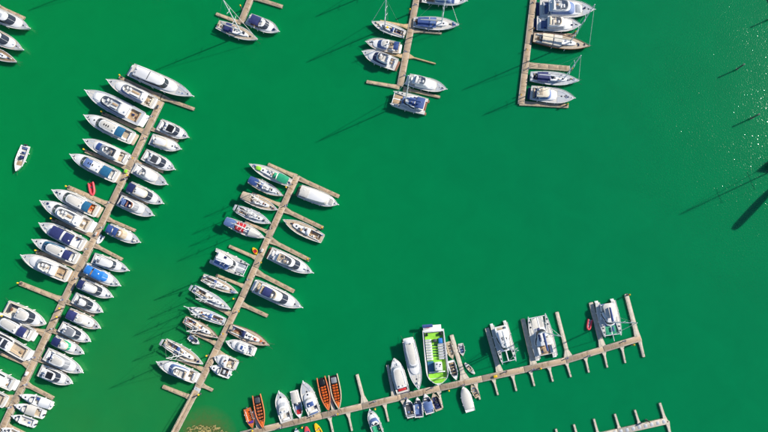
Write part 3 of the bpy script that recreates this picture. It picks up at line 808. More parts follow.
def pedestal(p, label, group):
    root = empty('service_pedestal', (p.x, p.y, PZ)); tag(root, label, 'service pedestal', group)
    MB().rbox(-.12, .12, -.12, .12, 0, .85, .04).build('post', 'pale', root)
    MB().rbox(-.14, .14, -.14, .14, .85, .96, .05).build('lamp_head', 'navy', root)
    MB().rbox(-.2, .2, -.2, .2, 0, .05, .02).build('base_plate', 'grey', root)
    m = MB()
    for k in range(2): m.tube([(.45 + (.26 - k*.08)*math.cos(t), .1 + (.26 - k*.08)*math.sin(t), .04 + k*.05) for t in (2*math.pi*q/10 for q in range(11))], .035, 4)
    m.build('hose', rnd.choice(('pblue', 'grey', 'yellow', 'dgrey')), root)

# ------------------------------------------------------------------ the setting: water and shoal
def water_material():
    m = bpy.data.materials.new('harbour_water'); m.use_nodes = True
    nt = m.node_tree; N = nt.nodes; N.clear(); lk = nt.links.new
    out = N.new('ShaderNodeOutputMaterial'); tc = N.new('ShaderNodeTexCoord')
    # turbid green water body: clearer and bluer towards the open side, silty green towards the shore
    big = N.new('ShaderNodeTexNoise'); big.inputs['Scale'].default_value = .012; big.inputs['Detail'].default_value = 3
    lk(tc.outputs['Object'], big.inputs['Vector'])
    sep = N.new('ShaderNodeSeparateXYZ'); lk(tc.outputs['Object'], sep.inputs[0])
    gx = N.new('ShaderNodeMapRange'); gx.inputs['From Min'].default_value = -130; gx.inputs['From Max'].default_value = 110
    lk(sep.outputs['X'], gx.inputs['Value'])
    gy = N.new('ShaderNodeMapRange'); gy.inputs['From Min'].default_value = -60; gy.inputs['From Max'].default_value = 40
    lk(sep.outputs['Y'], gy.inputs['Value'])
    a1 = N.new('ShaderNodeMath'); a1.operation = 'MULTIPLY_ADD'; a1.inputs[1].default_value = .55
    lk(big.outputs['Fac'], a1.inputs[0]); lk(gx.outputs[0], a1.inputs[2])
    ramp = N.new('ShaderNodeValToRGB'); e = ramp.color_ramp.elements
    e[0].position = .15; e[0].color = (.0012, .188, .042, 1)
    e[1].position = 1.0; e[1].color = (.0003, .158, .052, 1)
    x = e.new(.55); x.color = (.0003, .176, .045, 1)
    lk(a1.outputs[0], ramp.inputs['Fac'])
    # silt patches near the lower left bank
    silt = N.new('ShaderNodeTexNoise'); silt.inputs['Scale'].default_value = .035; silt.inputs['Detail'].default_value = 5; silt.inputs['Roughness'].default_value = .6
    lk(tc.outputs['Object'], silt.inputs['Vector'])
    dist = N.new('ShaderNodeVectorMath'); dist.operation = 'DISTANCE'
    sc = at(110, 445); dist.inputs[1].default_value = (sc.x, sc.y, 0); lk(tc.outputs['Object'], dist.inputs[0])
    dm = N.new('ShaderNodeMapRange'); dm.inputs['From Min'].default_value = 5; dm.inputs['From Max'].default_value = 62; dm.inputs['To Min'].default_value = 1; dm.inputs['To Max'].default_value = 0
    lk(dist.outputs['Value'], dm.inputs['Value'])
    sm = N.new('ShaderNodeMath'); sm.operation = 'MULTIPLY'; lk(silt.outputs['Fac'], sm.inputs[0]); lk(dm.outputs[0], sm.inputs[1])
    sm2 = N.new('ShaderNodeMath'); sm2.operation = 'MULTIPLY'; sm2.inputs[1].default_value = .72; sm2.use_clamp = True; lk(sm.outputs[0], sm2.inputs[0])
    mx = N.new('ShaderNodeMix'); mx.data_type = 'RGBA'; lk(sm2.outputs[0], mx.inputs['Factor']); lk(ramp.outputs[0], mx.inputs['A']); mx.inputs['B'].default_value = (.034, .178, .034, 1)
    cl = N.new('ShaderNodeTexNoise'); cl.inputs['Scale'].default_value = .09; cl.inputs['Detail'].default_value = 7; cl.inputs['Roughness'].default_value = .62; cl.inputs['Distortion'].default_value = .6
    lk(tc.outputs['Object'], cl.inputs['Vector'])
    cm = N.new('ShaderNodeMapRange'); cm.inputs['From Min'].default_value = .3; cm.inputs['From Max'].default_value = .7; cm.inputs['To Min'].default_value = .955; cm.inputs['To Max'].default_value = 1.055; lk(cl.outputs['Fac'], cm.inputs['Value'])
    cmul = N.new('ShaderNodeVectorMath'); cmul.operation = 'SCALE'; lk(mx.outputs['Result'], cmul.inputs[0]); lk(cm.outputs[0], cmul.inputs['Scale'])
    # brownish shallows round the shoal
    dist2 = N.new('ShaderNodeVectorMath'); dist2.operation = 'DISTANCE'
    sc = at(204, 441); dist2.inputs[1].default_value = (sc.x, sc.y, 0); lk(tc.outputs['Object'], dist2.inputs[0])
    dm2 = N.new('ShaderNodeMapRange'); dm2.inputs['From Min'].default_value = 4; dm2.inputs['From Max'].default_value = 10; dm2.inputs['To Min'].default_value = 1; dm2.inputs['To Max'].default_value = 0
    lk(dist2.outputs['Value'], dm2.inputs['Value'])
    mot = N.new('ShaderNodeTexNoise'); mot.inputs['Scale'].default_value = .9; mot.inputs['Detail'].default_value = 4; lk(tc.outputs['Object'], mot.inputs['Vector'])
    mm = N.new('ShaderNodeMath'); mm.operation = 'MULTIPLY'; lk(dm2.outputs[0], mm.inputs[0]); lk(mot.outputs['Fac'], mm.inputs[1])
    mm2 = N.new('ShaderNodeMath'); mm2.operation = 'MULTIPLY'; mm2.inputs[1].default_value = 1.9; mm2.use_clamp = True; lk(mm.outputs[0], mm2.inputs[0])
    mx2 = N.new('ShaderNodeMix'); mx2.data_type = 'RGBA'; lk(mm2.outputs[0], mx2.inputs['Factor']); lk(cmul.outputs[0], mx2.inputs['A']); mx2.inputs['B'].default_value = (.075, .13, .035, 1)
    dif = N.new('ShaderNodeBsdfDiffuse'); lk(mx2.outputs['Result'], dif.inputs['Color'])
    sss = N.new('ShaderNodeSubsurfaceScattering'); sss.falloff = 'BURLEY'; lk(mx2.outputs['Result'], sss.inputs['Color'])
    sss.inputs['Scale'].default_value = 1.0; sss.inputs['Radius'].default_value = (.4, 1.5, 1.1)
    body = N.new('ShaderNodeMixShader'); body.inputs[0].default_value = .75; lk(dif.outputs[0], body.inputs[1]); lk(sss.outputs[0], body.inputs[2])
    # wind ripples for the reflection
    w1 = N.new('ShaderNodeTexNoise'); w1.inputs['Scale'].default_value = 2.1; w1.inputs['Detail'].default_value = 1.3; w1.inputs['Roughness'].default_value = .55
    lk(tc.outputs['Object'], w1.inputs['Vector'])
    b = N.new('ShaderNodeBump'); b.inputs['Strength'].default_value = 1.0; b.inputs['Distance'].default_value = .20
    pt = N.new('ShaderNodeTexNoise'); pt.inputs['Scale'].default_value = .05; pt.inputs['Detail'].default_value = 3; lk(tc.outputs['Object'], pt.inputs['Vector'])
    pm = N.new('ShaderNodeMapRange'); pm.inputs['From Min'].default_value = .35; pm.inputs['From Max'].default_value = .7; pm.inputs['To Min'].default_value = .060; pm.inputs['To Max'].default_value = .086; lk(pt.outputs['Fac'], pm.inputs['Value'])
    lk(pm.outputs[0], b.inputs['Distance']); lk(w1.outputs['Fac'], b.inputs['Height'])
    gl = N.new('ShaderNodeBsdfGlossy'); gl.inputs['Roughness'].default_value = .125; lk(b.outputs[0], gl.inputs['Normal'])
    fr = N.new('ShaderNodeFresnel'); fr.inputs['IOR'].default_value = 1.33; lk(b.outputs[0], fr.inputs['Normal'])
    ms = N.new('ShaderNodeMixShader'); lk(fr.outputs[0], ms.inputs[0]); lk(body.outputs[0], ms.inputs[1]); lk(gl.outputs[0], ms.inputs[2])
    lk(ms.outputs[0], out.inputs['Surface'])
    MATS['water'] = m
water_material()
w = MB().poly([(-2500, -2500, 0), (2500, -2500, 0), (2500, 2500, 0), (-2500, 2500, 0)]).build('water', 'water', None, True)
tag(w, kind='structure')

# rocky shoal with weed at the lower edge
mat('shoal', (0.42, 0.33, 0.13), 0.9, var=0.1, scale=2.6, dirt=(0.10, 0.11, 0.02), bump=0.6)
c = at(204, 443); m = MB(); rows = []
r2 = random.Random(3)
for i in range(41):
    r = []
    for j in range(31):
        x = (i/40 - .5)*17; y = (j/30 - .5)*11
        e = 1 - (x/7.2)**2 - (y/4.4)**2
        r.append((c.x + x + r2.uniform(-.15, .15), c.y + y + r2.uniform(-.15, .15), max(-.5, .16*e - .04 + r2.uniform(-.16, .2)*(1 if e > -.35 else .2))))
    rows.append(r)
tag(m.grid(rows).build('rock_shoal', 'shoal', None, True), 'weed-covered yellow brown rocks breaking the surface beside the gangway', None, None, 'stuff')

# ------------------------------------------------------------------ pontoons
FW, RW = 1.05, 2.0
A = [(161, 101), (128, 169), (94, 238.5), (61, 305), (34, 361), (-8, 449)]
pontoon('long brown pontoon lined both sides with motor yachts, pink dinghy beside it', A, 2.0, [
    ((119, 77), (160, 96.5), FW, RW), ((194, 109), (162, 97.5), FW, RW), ((102, 113), (145, 132), FW, RW), ((85, 151), (129, 168.5), FW, RW), ((67.5, 187), (110.5, 205.5), 1.3, 2.3),
    ((51.5, 219.5), (95, 236.5), FW, RW), ((36, 251.5), (79, 268), FW, RW), ((19, 283), (63, 300.5), 1.2, 2.3), ((2, 317), (46.5, 334), FW, 2.6), ((-14, 347), (31, 366), FW, 2.6), ((-30, 383), (14, 400), FW, 2.6),
    ((178, 141), (149, 127.5), .8, 1.6), ((163, 172), (133, 160), .8, 1.6), ((148, 203.5), (117, 192), .8, 1.6), ((135, 230.5), (104, 217.5), .9, 2), ((122, 259.5), (92, 244), .9, 2),
    ((108, 286), (78, 273), .8, 1.6), ((94, 315.5), (65, 301), .8, 1.6), ((79, 343), (50, 329.5), .8, 1.6), ((66, 374), (36.5, 358), .8, 1.6), ((53, 398.5), (23, 383), .95, 2), ((24, 434), (3, 424.5), .95, 2)])
Bp = [(297, 176), (268, 238), (242, 297), (216.5, 349), (193, 397)]
pontoon('brown pontoon of mixed sailing boats and yachts, joined to the shore gangway', Bp, 1.9, [
    ((268, 164), (296, 176.5), 1.0, 1.6), ((339, 196.5), (298, 178), 1.15, 1.6), ((252, 193), (283, 206), .8, 1.7), ((245, 221.5), (271, 233.5), .8, 1.7), ((229, 246), (260, 259.5), .9, 1.9), ((216, 275), (247, 287.5), .8, 1.7),
    ((203, 301), (232, 315), .8, 1.7), ((191, 332), (219, 345), .8, 1.7), ((178, 359), (206, 371), .8, 1.7), ((162.5, 386.5), (194, 399), 1.0, 2.2),
    ((323, 228), (283, 209), 1.15, 2.1), ((309.5, 260), (270, 240), 1.15, 2.1), ((294, 291.5), (255, 271.5), 1.15, 2.1), ((267.5, 316), (239, 303), 1.0, 1.9), ((238, 361.5), (217, 352), .7, 1.5), ((212.5, 390.5), (201, 385), .8, 1.4)])
pontoon('short brown pontoon end with one sailing yacht and a blue-covered motorboat', [(254, -10), (240.5, 22.5)], 2.0, [((216, 13.5), (240, 22.5), 1.0, 1.4), ((282.5, 6.5), (250.5, -3.5), 1.2, 2.0)], group=None)
pontoon('brown pontoon with tan tapered fingers leading to a catamaran with blue covers', [(419, -14), (400, 86)], 2.1, [((380, 21), (411, 27), .9, 2.4, 'finger_tan'), ((435.5, 63.5), (406.5, 55.5), .35, 2.2, 'finger_tan'), ((375, 51), (405, 56.5), .8, 1.8, 'finger_tan'), ((366.5, 81.5), (399, 87), 1.05, 1.5), ((440, 97), (404, 88.5), .8, 1.6), ((441.5, 33), (413, 30.5), .7, 1.5)])
pontoon('brown pontoon with moored yachts on one side only and a squared end', [(535, -14), (521, 104)], 2.1, [((576, 35), (530, 33), .95, 1.6), ((570, 68.5), (526, 65), 1.8, 2.2), ((568.5, 106), (520, 103), 1.25, 1.5)])
pontoon('long pale pontoon with many short narrow fingers, carrying catamarans and the green tour boat', [(240, 435), (362, 406.5), (440, 388), (566, 360.5), (641, 338)], 1.75, [
    ((253, 411), (259, 430), .7, 1.3), ((326, 381), (334, 412), .7, 1.3), ((357, 374.5), (365, 405), .85, 2.4), ((387.5, 365), (394, 398), .8, 1.4), ((451.5, 335), (465, 381), 1.15, 3.0), ((487, 328), (500, 373), 1.25, 2.2), ((523, 319), (534, 366), 1.25, 2.2),
    ((557, 312), (569, 359), 1.0, 3.0), ((591, 302.5), (603, 348), 1.25, 2.2), ((626.5, 294), (638, 338), 1.15, 1.8),
    ((333, 433), (329, 415), .5, 1.6), ((352, 431), (347.5, 411), .5, 1.6), ((388.5, 421.5), (384, 402), .5, 1.6), ((406.5, 417), (402, 398), .5, 1.6), ((442.5, 408), (438.5, 390), .5, 1.6), ((480, 399.5), (475, 381), .5, 1.6),
    ((498, 395), (493, 377), .5, 1.6), ((516.5, 391), (512, 373), .5, 1.6), ((534.5, 386), (530, 369), .5, 1.6), ((553, 381.5), (548.5, 365), .5, 1.6), ((571, 377), (566, 360.5), .5, 1.6), ((589, 372.5), (585, 355.5), .5, 1.6), ((607.5, 367.5), (603.5, 350), .5, 1.6), ((625.5, 363), (621.5, 344.5), .5, 1.6), ((644, 357), (639.5, 339), .75, 1.2)], fmat='finger_pale', edge='concrete', seclen=12)
pontoon('empty pale pontoon with grey deck panels and bare fingers, no boats', [(560, 445), (618, 432), (667, 421)], 1.7, [
    ((660, 403), (666, 422), .65, 1.4), ((635, 410), (640.5, 427), .55, 1.6), ((615, 414), (620.5, 432), .55, 1.6), ((594, 419), (599, 437), .55, 1.6), ((574, 424.5), (579, 441), .55, 1.6), ((556, 429), (560, 445), .55, 1.4), ((672, 441), (667.5, 422), .65, 1.2)], fmat='finger_pale', edge='finger_pale', deckm=None, panels='pale')
pontoon('pale finger berth edge beside the white yachts with dark windscreens', [(-30, -5), (-2, 6.5)], 2.0, [((24, 18), (-2, 6.5), 1.1, 1.6)])

# gangway from the pontoon to the bank
g0 = at(196, 391, 1.0); g1 = at(172, 438, 2.2)
d = g1 - g0; root = empty('gangway', (g0.x, g0.y, 0), math.atan2(d.y, d.x)); ln = math.hypot(d.x, d.y)
tag(root, 'sloping gangway bridge with brown deck and pale side rails running to the bank', 'gangway')
m = MB().loft([[(0, -.7, .62), (0, .7, .62), (0, .7, .74), (0, -.7, .74)][::-1], [(ln, -.7, 2.1), (ln, .7, 2.1), (ln, .7, 2.22), (ln, -.7, 2.22)][::-1]], True, True); m.build('walkway', 'planks', root)
for sg in (1, -1):
    m = MB().tube([(0, sg*.75, .75), (ln, sg*.75, 2.25)], .12, 6); m.tube([(0, sg*.78, 1.6), (ln, sg*.78, 3.15)], .05, 5)
    for i in range(9): x = ln*i/8; m.tube([(x, sg*.77, .7 + 1.5*i/8), (x, sg*.77, 1.6 + 1.55*i/8)], .03, 4)
    m.build('side_rail', 'concrete', root)
MB().rbox(-.9, .3, -.95, .95, .50, .64, .04).build('hinge_plate', 'pale', root)

# ------------------------------------------------------------------ boats on the long motor-yacht pontoon
MY = motor_yacht
MY((193.5, 97), (128, 68.5), 14.5, 'largest white motor yacht, lying across the head of the pontoon, two dark roof bands', fly=None, ra=.16, rb=.60, wsrun=.03, sun=((.36, .37, 'dgrey', .8),), sole='beige', plat='white', seat='beige', table='navy', pad=None, dots=(.93,), wid=.40, cover=None, arch=None)
MY((108, 80.5), (157, 104.5), 13, 'white flybridge yacht with crowded cream seating, next to the largest yacht', fly=(.22, .62, 'offwhite', 'white', 'pale'), ra=.17, rb=.60, ws='pblue', sole='beige', plat='white', seat='cream', table='tan')
MY((87, 91.5), (145, 121), 16, 'wide white yacht with navy windows, grey flybridge and tan aft deck', fly=(.34, .66, 'pale', 'pale', 'glass'), ra=.24, rb=.62, ws='navy', wsrun=.11, deck='pale', sole='tan', plat='white', seat='tan', hull='hull_white', pad='white', dots=(), wid=.35)
MY((85.5, 116), (135, 139.5), 14, 'white yacht with three black roof hatches and steel-blue aft canopy, next to the navy-windowed yacht', ra=.33, rb=.66, marks=3, cover=('teal', .18, .33), sole='beige', plat='beige', dots=(.93, .80))
MY((84.5, 140), (129.5, 160.5), 13, 'white yacht with a round blue foredeck cover and grey flybridge seats', ra=.22, rb=.55, ws='pale', cover=('blue', .58, .70, .75), fly=(.24, .52, 'grey', 'dgrey', 'pale'), sole='beige', plat='beige', dots=(.92,))
MY((71.5, 155), (119.5, 178), 14, 'white yacht with pale blue wheelhouse roof, black hatches and steel-blue canopy', ra=.34, rb=.68, sun=((.52, .66, 'pblue', .8),), marks=3, cover=('teal', .14, .32), sole='offwhite', plat='beige', dots=(.93,))
MY((53.5, 190.5), (99.5, 212.5), 14, 'white yacht with dark crescent windscreen and blue canopy, berthed nearest the pink dinghy', ra=.30, rb=.66, fly=None, cover=('teal', .16, .31), sole='orange', seat='beige', plat='beige', dots=(.93, .84))
MY((42, 201.5), (93, 228), 15, 'long white flybridge yacht with grey windscreen and rows of pale seats', fly=(.26, .60, 'offwhite', 'white', 'pale'), ra=.20, rb=.66, ws='dgrey', sole='beige', plat='white', seat='beige', dots=(.94,), table='white')
MY((40.5, 223.5), (85.5, 246.5), 14.5, 'white yacht with two dark blue canvas covers over its deckhouse', ra=.24, rb=.60, cover=('royal', .46, .69, .95), cover2=('royal', .23, .41, .92), sole='white', plat='beige', dots=(.92, .80))
MY((33.5, 240), (79.5, 259.8), 13, 'white yacht with blue windscreen cover and purple-blue cockpit canopy', ra=.30, rb=.66, ws='teal', cover=('royal', .14, .29), sole='offwhite', plat='beige', dots=(.92, .82, .55), frontcover='teal')
MY((22.5, 255.5), (71, 277), 15, 'white yacht with horseshoe dark windscreen and tan cockpit, beside the vacant berth', fly=(.30, .58, 'offwhite', 'white', 'dgrey'), ra=.28, rb=.60, ws='pale', sole='tan', plat='tan', seat='beige', table='tan', dots=(.93,))
MY((46.5, 324.3), (3.5, 306), 15.5, 'white yacht with cream deck lying bow to the walkway, curved aft settee', ra=.36, rb=.64, ws='dgrey', sole='cream', plat='white', seat='dgrey', deck='cream', table='brown', dots=(.90,), pulpit=False)
MY((-12, 312), (34.5, 337), 14, 'white yacht with purple-blue aft canopy, next to the yacht moored bow-in', ra=.30, rb=.66, cover=('royal', .14, .28), sole='offwhite', plat='white')
MY((-18, 328), (30.5, 357), 14.5, 'white yacht with dark glass roof panes and beige cockpit settee', ra=.36, rb=.66, sun=((.42, .50, 'glass', .8), (.53, .60, 'glass', .8)), sole='beige', plat='white', seat='beige', table='tan')
MY((-32, 363), (15.5, 386.5), 14, 'all-white yacht with cluttered white stern, across from the dark-hatched cruiser', ra=.20, rb=.62, fly=(.24, .56, 'offwhite', 'white', 'pale'), sole='white', plat='white', seat='pale')
MY((-36, 381), (7.5, 403.5), 14, 'white yacht with tan aft deck, opposite the small white motorboats', ra=.34, rb=.66, sole='beige', plat='beige', seat='beige')

SC = dict(name='sport_cruiser', cat='sport cruiser')  # navy platforms and soles below paint the blue shade over the sterns
MY((188.5, 137.3), (157, 123), 12.5, 'white sport cruiser with black sunroof and dark windscreen, first beside the pontoon head', ra=.28, rb=.60, sun=((.36, .56, 'black', .75),), ws='dgrey', sole='dgrey', plat='white', dots=(.90,), **SC)
MY((181, 149), (148.5, 138), 12, 'white sport cruiser with plain cream roof and stern shade painted navy', ra=.22, rb=.62, roof='cream', ws='offwhite', sole='navy', plat='navy', dots=(.74, .88), **SC)
MY((175, 169.5), (141.5, 153), 12.5, 'white sport cruiser with two dark glass roof panes and wooden stern', ra=.28, rb=.60, sun=((.34, .52, 'dgrey', .75),), ws='dgrey', wsrun=.12, sole='grey', plat='brown', dots=(.92,), **SC)
MY((167.5, 184.5), (131.5, 166.5), 12.5, 'white open sport cruiser with oval ring of cockpit seats', ra=.24, rb=.48, fly=(.25, .48, 'offwhite', 'white', 'grey'), ws='white', sole='offwhite', plat='white', dots=(.88,), **SC)
MY((163.5, 203.5), (126.5, 185.5), 12.5, 'white sport cruiser with navy cockpit cover, cream roof and grey windscreen', ra=.26, rb=.60, roof='cream', ws='dgrey', cover=('navy', .08, .25), dots=(.90,), plat='navy', **SC)
MY((154, 215.5), (116.5, 199), 12.5, 'white sport cruiser with blue and grey cockpit fittings and brown windscreen', ra=.20, rb=.50, fly=(.22, .50, 'navy', 'pblue', 'brown'), ws='grey', sole='navy', plat='navy', seat='pblue', dots=(.90,), **SC)
MY((140.2, 242.3), (106, 227.3), 11.5, 'white sport cruiser with split blue canopy and tan helm area', ra=.38, rb=.52, roof='tan', ws='beige', cover=('blue', .07, .22), cover2=('blue', .25, .37), dots=(.80, .92), plat='navy', **SC)
MY((129, 270.5), (90.5, 257), 11.5, 'white sport cruiser with navy-painted stern shade and pale roof, beside an empty finger', ra=.22, rb=.62, sun=((.24, .30, 'grey', .6),), ws='dgrey', wsrun=.05, sole='navy', plat='navy', dots=(.90,), **SC)
MY((120.5, 285.6), (83, 266.5), 12, 'white sport cruiser with bright sky-blue canopies', ra=.42, rb=.56, roof='sky', ws='sky', cover=('sky', .12, .27), cover2=('sky', .32, .56, .95), dots=(.90,), plat='white', aftbox='white', **SC)
MY((113, 297), (76.8, 282), 12, 'white sport cruiser with navy aft cover, pale roof and broad grey windscreen', ra=.24, rb=.60, ws='dgrey', wsrun=.10, roof='offwhite', cover=('navy', .08, .23), dots=(.82, .92), plat='navy', **SC)
MY((102.5, 312), (71.5, 296.5), 12, 'white sport cruiser with one large rounded smoked-glass roof', ra=.26, rb=.56, roof='dgrey', ws='glass', wsrun=.12, sole='pale', plat='white', dots=(.90,), **SC)
MY((100.3, 328), (65.5, 312), 12, 'white sport cruiser with boxy blue aft cover and teak-trimmed white deck', ra=.34, rb=.58, ws='offwhite', cover=('royal', .10, .33, .98), deck='beige', dots=(.68, .78, .90), plat='navy', **SC)
MY((90.3, 341.3), (58, 325), 12, 'white sport cruiser with grey roof panel and dark grey windscreen', ra=.24, rb=.58, sun=((.28, .54, 'grey', .85),), ws='dgrey', wsrun=.12, sole='navy', plat='navy', dots=(.90,), **SC)
MY((83.6, 353.6), (51.5, 339), 11.5, 'white sport cruiser with navy canopy, cream cockpit and teal windscreen', ra=.30, rb=.56, roof='cream', ws='green', wsrun=.04, cover=('navy', .08, .30), dots=(.75, .90), plat='navy', **SC)
MY((83, 372.3), (43, 352.5), 14, 'broad white sport cruiser with square white roof and grey windscreen', ra=.26, rb=.58, ws='grey', wsrun=.10, sole='navy', plat='navy', dots=(.88,), **SC)
MY((72.3, 383.3), (37, 369.5), 13, 'white sport cruiser with black square roof hatch, last of the large boats by the walkway', ra=.24, rb=.56, sun=((.32, .50, 'black', .7),), ws='dgrey', wsrun=.11, sole='navy', plat='navy', dots=(.88,), **SC)
open_boat((20.5, 394.5), (53.8, 406), 10, 'small white motorboat with blue trim and square stern bracket', hull='hull_white', cuddy=.40, seats='pblue', stripe='blue', motor='white', console=None, cover=(('white', .10, .40),), patches=(('blue', .42, .52, -.3, -.05), ('blue', .55, .62, -.35, -.2)))
open_boat((15, 404.5), (46, 415), 10.5, 'small white motorboat with cuddy, tan stern, between two smaller boats', hull='hull_white', cuddy=.36, sole='beige', seats='white', motor='black', console=None, cover=(('offwhite', .30, .66),))
open_boat((12, 415.5), (37, 424.5), 9, 'smallest white open motorboat with empty pale cockpit', hull='hull_white', cuddy=.3, sole='offwhite', seats='white', motor='black', console=None)
open_boat((2, 428), (23, 438), 9, 'white cuddy boat berthed past the last finger after the small motorboats', hull='hull_white', cuddy=.35, console=None)
inflatable((92.8, 195.5), (90.5, 182.5), 6.5, 'pink inflatable dinghy floating free between two yachts', 'pink', 'red', 'dgrey')
inflatable((97.5, 243.5), (102.5, 235.5), 5, 'tiny white tender tucked between walkway and a bare finger', 'white', 'pale', 'navy', None)
# far left group
MY((30.5, 29), (-20, 8), 13.5, 'white yacht with dark crescent windscreen beside the berth edge, next to teak-edged yacht', ra=.30, rb=.62, ws='dgrey', dots=(.88,), sun=((.46, .52, 'pale', .4),))
MY((24, 50.3), (-27, 25), 13.5, 'white yacht with teak-edged foredeck and dark windscreen, between a slim sailing boat and another yacht', ra=.30, rb=.62, ws='dgrey', dots=(.88,), deck='beige')
sailing_yacht((17.5, 62.3), (-24, 45), 11, 'slim sailing boat with teak side decks under the two dark-windscreened yachts', mast=0, gun='white', deck='teak', dodger=None)
open_boat((16.5, 171.5), (26.5, 144.5), 10, 'white open motorboat under way alone in open water, tan bow seat', bowpad='tan', seats='pblue', sole='offwhite', console='navy', motor='black', nmot=2, bow_in=True)

# ------------------------------------------------------------------ middle pontoon
SY = sailing_yacht
SY((249.5, 164.3), (290.5, 183), 11.5, 'sailing yacht with lime green upturned tender and green cockpit awning', mast=0, fore='lime', bimini='green', dodger='green', deck='offwhite', lines='stern')
SY((283.5, 196), (249, 179.5), 10.5, 'sailing yacht with large blue stern canopy', bimini='blue', dodger='blue', deck='pale', gun='beige', mr=.11, mast=1.0)
SY((278, 210), (241.5, 195), 11, 'beige sailing yacht with pale sprayhood, second next to the green-awning boat', deck='beige', dodger='offwhite', bimini='beige', mr=.11, mast=1.05, boom='beige')
SY((271, 223.5), (236.5, 208.5), 11, 'white sailing yacht with grey cockpit gear, next to the red-covered boat', dodger='grey', sole='grey', deck='pale', mr=.11, mast=1.05, arch=True)
SY((265, 238), (225, 220.5), 11.5, 'sailing boat with bright red cockpit covers and white-tented bow', mr=.11, mast=.95, dodger='pink', bimini='pblue', cover=(('red', .30, .50), ('offwhite', .62, .88)), sole='teak')
catamaran((247.3, 271), (213, 255.5), 17, 'white catamaran with blue tarpaulin along one side and tan cockpit', roof='white', sole='beige', mast=15.5, boom='white', blue_roof=(('pblue', .14, .54, -.44, -.13),), tramp='pale')
SY((238.3, 293.2), (201.8, 277), 10.5, 'white sailing yacht with a small blue sprayhood, next to the blue-sided catamaran', dodger='blue', deck='beige', mr=.11, mast=1.1, boom='offwhite')
SY((231, 309.5), (193, 288), 10.5, 'grey-decked sailing yacht with white stern arch and brown cockpit', dodger='offwhite', arch=True, deck='pale', mr=.11, mast=1.1, boom='beige')
SY((187.5, 307.5), (224.8, 322), 10.5, 'sailing yacht with square white bow gantry and oval stern cockpit', dodger='pblue', deck='pale', mr=.11, mast=.9, sprit=True, boom='blue', lines='stern')
SY((218.8, 338), (183.8, 319), 11, 'beige-decked sailing yacht with orange cockpit bags beside the small grey tender', deck='beige', gun='wood', dodger='beige', sole='orange', mr=.11, mast=1.05, patches=(('rust', .42, .50, -.2, .05),))
SY((203.3, 364), (164, 342), 12, 'white sailing yacht with blue cockpit cushions and cluttered stern rails', dodger='blue', deck='beige', arch=True, mr=.11, mast=1.0, patches=(('blue', .45, .52, -.15, .05),))
MY((157.3, 362), (198, 378.8), 13, 'white motor yacht with dark side windows moored stern-to, next to the long empty finger', ra=.22, rb=.60, fly=(.24, .54, 'offwhite', 'beige', 'dgrey'), ws='pblue', sole='beige', plat='white', dots=(.9,))
open_boat((199.5, 344), (188.2, 336), 6.2, 'small grey tender with blue seats floating beside a beige sailing yacht', hull='pale', sole='grey', seats='pblue', console='dgrey', motor='black', gun='white')
MY((338, 204.6), (297.2, 189.8), 13.5, 'white-tented motor yacht, entire deck under pale covers, at the pontoon head', ra=.14, rb=.72, ws='offwhite', wsrun=.06, cover=('offwhite', .10, .30, .95), dots=(.90,), sun=((.785, .79, 'dgrey', .7),), lines=True, pad='offwhite')
SY((283.3, 219.8), (323, 239), 13, 'broad white motorsailer with tan decks, bow towards the walkway', deck='beige', gun='white', sole='tan', dodger='white', roof='white', mast=0, patches=(('brown', .40, .44, -.2, .0), ('tan', .50, .56, .0, .2)))
MY((312.8, 272.8), (267, 251.5), 13.5, 'white flybridge yacht with black windscreen and dark wood stern platform', fly=(.26, .56, 'offwhite', 'beige', 'dgrey'), ra=.18, rb=.62, ws='glass', plat='brown', sole='teak', dots=(.90,))
MY((302, 307.3), (252, 284.5), 14.5, 'white flybridge yacht with square royal blue flybridge cover', ra=.18, rb=.62, ws='dgrey', cover=('royal', .27, .42, .78), sole='offwhite', plat='white', seat='beige', dots=(.86,), fly=(.2, .52, 'offwhite', 'beige', 'beige'))
SY((269.8, 345.3), (229, 327.5), 12.5, 'varnished-rim sailing yacht with orange foredeck cushions', gun='wood', deck='beige', dodger='navy', sole='brown', mast=0, patches=(('orange', .62, .68, -.12, .08), ('rust', .75, .81, -.1, .12), ('orange', .84, .88, -.08, .08)))
MY((226.3, 341.3), (254.8, 352.3), 11, 'white cabin cruiser with blue roof mark, next to the varnished sailing yacht', ra=.26, rb=.58, sun=((.40, .48, 'blue', .5),), ws='pale', sole='pale', plat='white', dots=(.85,), name='cabin_cruiser', cat='cabin cruiser')
MY((214.5, 357), (236.5, 366.3), 11.5, 'short white cabin boat with beige aft deck and round dark hatch', ra=.42, rb=.66, ws='pale', sole='beige', plat='pale', seat='cream', dots=(.86,), sun=((.5, .56, 'brown', .3),), name='cabin_cruiser', cat='cabin cruiser', wid=.40)
open_boat((210.3, 366.3), (231.5, 375), 10, 'small white boat with round cockpit, next to the beige-decked cabin boat', cuddy=.45, sole='dgrey', seats='white', console=None, motor='white', patches=(('pale', .3, .4, -.2, .2),))
kayak((252.8, 247.8), (257.5, 254.5), 4.6, 'small yellow and red inflatable dinghy beside the vacant finger', 'yellow', 'red', name='inflatable_dinghy', cat='dinghy')

